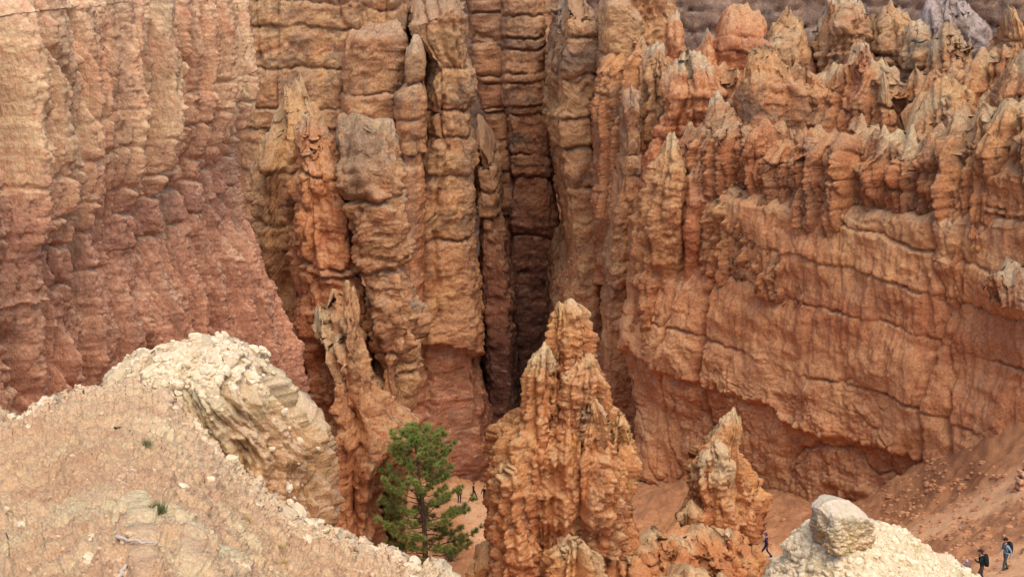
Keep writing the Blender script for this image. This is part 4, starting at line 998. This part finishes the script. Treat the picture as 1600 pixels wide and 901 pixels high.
# ------------------------------------------------------------ people
def person(label, px, py, hpx, heading, pose, shirt, trousers, hat=None, pack=None, packlabel=None, sleeve=True, Y=None, hair=(40, 32, 28), height=1.84):
    """feet at a photo pixel; pose: dict of joint targets in a 1.74 m figure facing +Y"""
    x, y = plan(px, py)
    if Y: x, y, _ = at(px, py, Y)
    z = ground_at(x, y)
    J = dict(pelvis=(0, 0, .95), waist=(0, .0, 1.08), chest=(0, .0, 1.30), neck=(0, .01, 1.48), head0=(0, .02, 1.54),
             lsh=(-.18, 0, 1.42), rsh=(.18, 0, 1.42), lel=(-.24, -.02, 1.14), rel=(.24, -.02, 1.14), lwr=(-.24, .10, .90), rwr=(.24, .10, .90),
             lhip=(-.09, 0, .90), rhip=(.09, 0, .90), lkn=(-.10, .03, .50), rkn=(.10, .03, .50), lan=(-.10, -.02, .09), ran=(.10, -.02, .09))
    J.update(pose)
    lean = pose.get('lean', 0.0)
    for k in ('waist', 'chest', 'neck', 'head0', 'lsh', 'rsh'):
        jx, jy, jz = J[k]; J[k] = (jx, jy + lean * (jz - .95), jz)
    for a in ('l', 'r'):
        jx, jy, jz = J[a + 'an']; J[a + 'toe'] = (jx, jy + .17, jz - .05); J[a + 'heel'] = (jx, jy - .05, jz - .05)
        e, w_ = np.array(J[a + 'el']), np.array(J[a + 'wr']); hd_ = w_ + (w_ - e) / np.linalg.norm(w_ - e) * .07
        J[a + 'hand'] = tuple(hd_)
    names = ['pelvis', 'waist', 'chest', 'neck', 'head0', 'lsh', 'rsh', 'lel', 'rel', 'lwr', 'rwr', 'lhand', 'rhand', 'lhip', 'rhip', 'lkn', 'rkn', 'lan', 'ran', 'ltoe', 'rtoe', 'lheel', 'rheel']
    rad = dict(pelvis=(.145, .11), waist=(.135, .10), chest=(.155, .11), neck=(.055, .055), head0=(.055, .055), lsh=(.07, .07), rsh=(.07, .07), lel=(.05, .05), rel=(.05, .05), lwr=(.034, .034), rwr=(.034, .034), lhand=(.04, .022), rhand=(.04, .022),
               lhip=(.095, .095), rhip=(.095, .095), lkn=(.068, .068), rkn=(.068, .068), lan=(.05, .05), ran=(.05, .05), ltoe=(.04, .035), rtoe=(.04, .035), lheel=(.045, .045), rheel=(.045, .045))
    ed = [('pelvis', 'waist'), ('waist', 'chest'), ('chest', 'neck'), ('neck', 'head0'), ('chest', 'lsh'), ('chest', 'rsh'), ('lsh', 'lel'), ('rsh', 'rel'), ('lel', 'lwr'), ('rel', 'rwr'), ('lwr', 'lhand'), ('rwr', 'rhand'),
          ('pelvis', 'lhip'), ('pelvis', 'rhip'), ('lhip', 'lkn'), ('rhip', 'rkn'), ('lkn', 'lan'), ('rkn', 'ran'), ('lan', 'ltoe'), ('ran', 'rtoe'), ('lan', 'lheel'), ('ran', 'rheel')]
    ix = {n_: i for i, n_ in enumerate(names)}
    me = bpy.data.meshes.new('skeleton')
    me.from_pydata([J[n_] for n_ in names], [(ix[a], ix[b]) for a, b in ed], [])
    tmp = bpy.data.objects.new('skeleton', me); COL.objects.link(tmp)
    m1 = tmp.modifiers.new('skin', 'SKIN'); m2 = tmp.modifiers.new('sub', 'SUBSURF'); m2.levels = 1; m2.render_levels = 1
    for n_ in names:
        sv = me.skin_vertices[0].data[ix[n_]]; sv.radius = rad[n_]; sv.use_root = n_ == 'pelvis'
    dg = bpy.context.evaluated_depsgraph_get()
    ev = bpy.data.meshes.new_from_object(tmp.evaluated_get(dg))
    bpy.data.objects.remove(tmp)
    Vb = np.array([v.co[:] for v in ev.vertices]); faces = [tuple(p.vertices) for p in ev.polygons]
    # nearest bone decides the garment
    segs = [(a, b, np.array(J[a]), np.array(J[b])) for a, b in ed]
    def bone(c):
        best = None
        for a, b, p, q in segs:
            t_ = np.clip(np.dot(c - p, q - p) / np.dot(q - p, q - p), 0, 1); dd_ = np.linalg.norm(c - p - t_ * (q - p))
            if best is None or dd_ < best[0]: best = (dd_, a, b)
        return best[1:]
    mats = [plain_material('cloth_top', shirt, .9, .3, 30), plain_material('cloth_trousers', trousers, .9, .3, 30), plain_material('skin', (196, 142, 114), .6, .1), plain_material('shoe', (52, 46, 42), .8, .2), plain_material('hair', hair, .8, .3, 40)]
    mi = []
    for fc in faces:
        c = Vb[list(fc)].mean(0); a, b = bone(c)
        if b in ('lhand', 'rhand') or a == 'neck' or (not sleeve and b in ('lwr', 'rwr')): mi.append(2)
        elif b in ('ltoe', 'rtoe', 'lheel', 'rheel'): mi.append(3)
        elif b in ('lhip', 'rhip', 'lkn', 'rkn', 'lan', 'ran') or (a == 'pelvis' and c[2] < .98): mi.append(1)
        else: mi.append(0)
    Vs, Fs = [Vb], list(faces); nb = len(Vb)
    # fingers
    for a, sg in (('l', -1), ('r', 1)):
        h_ = np.array(J[a + 'hand']); w_ = np.array(J[a + 'wr']); dr = (h_ - w_) / np.linalg.norm(h_ - w_)
        sd_ = np.cross(dr, [0, 1, 0.3]); sd_ /= np.linalg.norm(sd_); cu = np.cross(sd_, dr)
        for j, (o_, l_) in enumerate(((-.030, .062), (-.010, .074), (.010, .070), (.028, .055))):
            p0 = h_ + sd_ * o_; V, F = tube([p0 - dr * .01, p0 + dr * l_ * .5 + cu * .006, p0 + dr * l_ + cu * .022], [.009, .0085, .006], 5)
            Vs.append(V); Fs += [tuple(f_) for f_ in (F + nb)]; mi += [2] * len(F); nb += len(V)
        p0 = h_ - dr * .035 - sd_ * .035
        V, F = tube([p0, p0 - sd_ * .025 + dr * .02, p0 - sd_ * .028 + dr * .05], [.011, .010, .007], 5)
        Vs.append(V); Fs += [tuple(f_) for f_ in (F + nb)]; mi += [2] * len(F); nb += len(V)
    # head with face, ears and hair
    hc_ = np.array(J['head0']) + np.array([0, .015, .115]); tilt = pose.get('nod', .15)
    ru, rv = 14, 12; V = []
    for j in range(rv):
        la = -pi / 2 + pi * j / (rv - 1)
        for i in range(ru):
            lo = 2 * pi * i / ru
            p = np.array([.077 * cos(la) * cos(lo), .098 * cos(la) * sin(lo), .122 * sin(la)])
            fr_ = max(0, sin(lo)) ** 6 * cos(la)
            p[1] += .022 * fr_ * math.exp(-((la + .15) / .16) ** 2) - .008 * fr_ * math.exp(-((la - .12) / .12) ** 2) + .006 * fr_ * math.exp(-((la + .75) / .2) ** 2)
            p[0] += .014 * np.sign(cos(lo)) * abs(cos(lo)) ** 10 * math.exp(-((la + .02) / .25) ** 2)
            if la < -.3: p[0] *= .88
            V.append(p)
    V = np.array(V); F = grid_faces(rv, ru, True)
    hm = [4 if (V[f_].mean(0)[2] > .045 or V[f_].mean(0)[1] < -.015) and V[f_].mean(0)[2] > -.06 else 2 for f_ in F]
    V = np.stack([V[:, 0], V[:, 1] * cos(tilt) + V[:, 2] * sin(tilt) * .6, V[:, 2] * cos(tilt) - V[:, 1] * sin(tilt)], 1) + hc_
    Vs.append(V); Fs += [tuple(f_) for f_ in (F + nb)]; mi += hm; nb += len(V)
    me = bpy.data.meshes.new('person')
    me.from_pydata(np.concatenate(Vs).tolist(), [], [tuple(int(q) for q in f_) for f_ in Fs])
    for m_ in mats: me.materials.append(m_)
    me.polygons.foreach_set('material_index', np.array(mi, np.int32)); me.polygons.foreach_set('use_smooth', [True] * len(me.polygons))
    me.update()
    o = link('person', me)
    o.location = (x, y, z); o.rotation_euler = (0, 0, heading); o.scale = (height / 1.74,) * 3
    tag(o, label, 'person')
    if hat:
        V = []
        prof = [(.125, .045), (.13, .05), (.10, .058), (.098, .09), (.075, .128), (.0, .138)]
        for r_, hz_ in prof:
            for i in range(14):
                a = 2 * pi * i / 14; br = 1.0 + (.35 * max(0, sin(a)) if r_ > .11 else 0)
                V.append((r_ * .92 * cos(a) * (br if r_ < .11 else .86), r_ * sin(a) * br * 1.05, hz_))
        V = np.array(V) + hc_
        link('hat', raw_mesh('hat', V, grid_faces(6, 14, True)), plain_material('hat_cloth', hat, .9, .2, 20), o)
    if pack:
        ch = np.array(J['chest'])
        V = []
        for j, (hz_, wx, dy) in enumerate([(-.30, .10, .06), (-.28, .15, .10), (-.10, .17, .125), (.10, .165, .115), (.22, .14, .09), (.26, .07, .05)]):
            for i in range(16):
                a = 2 * pi * i / 16; e = .55
                V.append((wx * np.sign(cos(a)) * abs(cos(a)) ** e, -.20 + dy * np.sign(sin(a)) * abs(sin(a)) ** e + lean * hz_, hz_))
        V = np.array(V) + ch
        F = grid_faces(6, 16, True)
        ob = link('backpack', raw_mesh('backpack', V, F), plain_material('pack_cloth', pack, .85, .3, 25))
        ob.location = o.location; ob.rotation_euler = o.rotation_euler; ob.scale = o.scale
        tag(ob, packlabel, 'backpack')
        for sx in (-.11, .11):
            V, F = tube([ch + (sx, -.12, .2), ch + (sx, .0, .215), ch + (sx, .12, .12), ch + (sx, .125, -.02), ch + (sx * 1.2, .02, -.2), ch + (sx, -.1, -.22)], [.02] * 6, 6)
            link('strap', raw_mesh('strap', V, F), plain_material('strap_cloth', tuple(int(c * .7) for c in pack), .9, .2, 20), ob)
    return o

WALK = dict(lkn=(-.10, .20, .53), lan=(-.10, .32, .10), rkn=(.10, -.06, .50), ran=(.10, -.38, .16), lel=(-.25, -.14, 1.15), lwr=(-.25, -.08, .90), rel=(.25, .04, 1.14), rwr=(.24, .24, .98))
STAND = {}
person('person in dark clothes walking on the canyon floor, middle of three far walkers', 740, 779, 25, radians(-100), WALK, (34, 34, 40), (30, 30, 34))
person('person in black with a pale cap, left of three far walkers', 718, 784, 20, radians(170), STAND, (30, 26, 32), (48, 30, 36), hat=(214, 190, 200))
person('person in black at the hoodoo edge, right of three far walkers', 757, 784, 21, radians(150), WALK, (28, 26, 26), (66, 70, 78))
person('person in black half hidden behind the pine branches', 621, 838, 30, radians(120), STAND, (26, 26, 30), (30, 28, 30), Y=100)
person('person in navy walking left on the trail right of the small hoodoo', 1196, 870, 36, radians(70), WALK, (48, 50, 84), (40, 42, 58), hat=(92, 76, 110))
person('person with a blue top mostly hidden behind the rock saddle', 1040, 858, 34, radians(160), STAND, (70, 104, 160), (60, 60, 70), hat=(70, 104, 160))
HOLD = dict(lel=(-.24, .16, 1.20), lwr=(-.14, .38, 1.34), rel=(.24, -.02, 1.14), rwr=(.16, .20, 1.06), lkn=(-.12, .16, .52), lan=(-.12, .10, .10), rkn=(.10, .0, .5), ran=(.12, -.22, .10), lean=.12)
person('person in black jacket raising one hand, standing on the trail at lower right', 1533, 899, 50, radians(75), HOLD, (38, 44, 48), (84, 66, 62), hat=(56, 44, 40), pack=(34, 42, 44), packlabel='black backpack on the person raising one hand')
person('person in pale blue-grey top walking uphill near the right edge', 1570, 881, 48, radians(100), dict(WALK, lean=.08, nod=.4, lkn=(-.1, .1, .51), lan=(-.1, .12, .1), ran=(.1, -.22, .12)), (134, 160, 170), (78, 84, 80), hat=(40, 32, 32), pack=(36, 38, 40), packlabel='dark backpack on the person in pale blue-grey')
person('small figure in mauve mostly hidden behind the rubble mound', 1506, 919, 50, radians(180), STAND, (120, 100, 116), (96, 60, 64), hat=(170, 160, 178), height=1.4)

# ------------------------------------------------------------ plants and dead wood on the ridge
M_sage = plain_material('sage_leaf', (118, 122, 78), .8, .4, 30)
M_straw = plain_material('dry_grass', (206, 176, 122), .8, .3, 30)
M_dead = plain_material('dead_wood', (196, 182, 166), .9, .5, 25)
M_twig = plain_material('dark_twig', (104, 84, 72), .9, .4, 25)
rp = np.random.default_rng(9)
def grass(label, px, py, r, h, n_, mat, name='grass_tuft', cat='grass tuft'):
    p = ridge_point(px, py)
    c0 = rp.normal(0, r * .35, (n_, 1, 3)) * (1, 1, .1)
    d = rp.normal(0, .55, (n_, 1, 3)) + (0, 0, 1.0); d /= np.linalg.norm(d, axis=-1, keepdims=True)
    l_ = h * rp.uniform(.5, 1.1, (n_, 1, 1)); sd_ = np.cross(d, rp.normal(0, 1, (n_, 1, 3))); sd_ /= np.linalg.norm(sd_, axis=-1, keepdims=True)
    V = np.concatenate([c0 - sd_ * .004, c0 + sd_ * .004, c0 + d * l_ + rp.normal(0, .02, (n_, 1, 3))], 1).reshape(-1, 3)
    o = link(name, raw_mesh(name, V, np.arange(len(V)).reshape(-1, 3), False), mat); o.location = tuple(p)
    return tag(o, label, cat)
def stick(label, pts, r, mat, name='dead_stick', cat='stick'):
    P_ = np.array([ridge_point(*q) for q in pts]); c = P_[0].copy(); P_ = P_ - c; P_[:, 2] += r * .6
    s_ = np.linspace(0, 1, 12); k_ = np.linspace(0, 1, len(P_))
    path = np.stack([np.interp(s_, k_, P_[:, i]) for i in range(3)], 1) + rp.normal(0, r * .4, (12, 3))
    V, F = tube(path, r * (1 - .6 * s_), 7)
    o = link(name, raw_mesh(name, V, F), mat); o.location = tuple(c)
    return tag(o, label, cat)
grass('small dark green shrub on the pale ridge', 212, 802, .09, .13, 420, M_sage, 'shrub', 'shrub')
grass('low grey-green shrub right of the darker one on the ridge', 238, 808, .10, .09, 320, M_sage, 'shrub', 'shrub')
grass('dry straw-coloured grass tuft near the ridge edge', 376, 816, .09, .14, 260, M_straw)
grass('dry grass tuft low on the ridge near the bottom edge', 440, 884, .09, .13, 240, M_straw)
grass('sparse dry grass tuft between two others on the ridge', 428, 856, .08, .10, 160, M_straw)
grass('greyish low tuft beside the rubble outcrop', 222, 696, .12, .10, 260, M_sage)
stick('bleached forked stick at the bottom of the ridge', [(170, 900), (180, 886), (190, 876)], .022, M_dead)
stick('pale flat stick lying on the ridge above the forked one', [(180, 840), (195, 844), (210, 846)], .02, M_dead)
stick('dark twig lying near the top of the ridge', [(174, 670), (186, 668), (196, 674)], .018, M_twig, 'twig', 'twig')
stick('dark twig lying left on the ridge', [(118, 708), (128, 706), (136, 709)], .018, M_twig, 'twig', 'twig')
# dead shrub below the pine and a grey post-like stone at the ridge foot
sx_, sy_ = plan(704, 884)
parts = []
for k in range(46):
    a = rp.uniform(0, 6.28); e = rp.uniform(.3, 1.2); l_ = rp.uniform(.5, 1.4)
    d = np.array([cos(a) * cos(e), sin(a) * cos(e), sin(e)])
    pth = np.array([d * l_ * q + np.array([0, 0, -.25 * (q * l_) ** 2]) for q in np.linspace(0, 1, 6)]) + rp.normal(0, .03, (6, 3))
    parts.append(tube(pth, .022 * (1 - .7 * np.linspace(0, 1, 6)), 4))
    for q in range(3):
        p0 = pth[2 + q]; d2 = d + rp.normal(0, .6, 3); d2 /= np.linalg.norm(d2)
        parts.append(tube([p0, p0 + d2 * .2, p0 + d2 * .38 + rp.normal(0, .03, 3)], [.010, .008, .004], 4))
V, F = join(parts)
o = link('dead_shrub', raw_mesh('dead_shrub', V, F), M_twig); o.location = (sx_, sy_, ground_at(sx_, sy_))
tag(o, 'bare grey dead shrub on the ground below the pine', 'shrub')
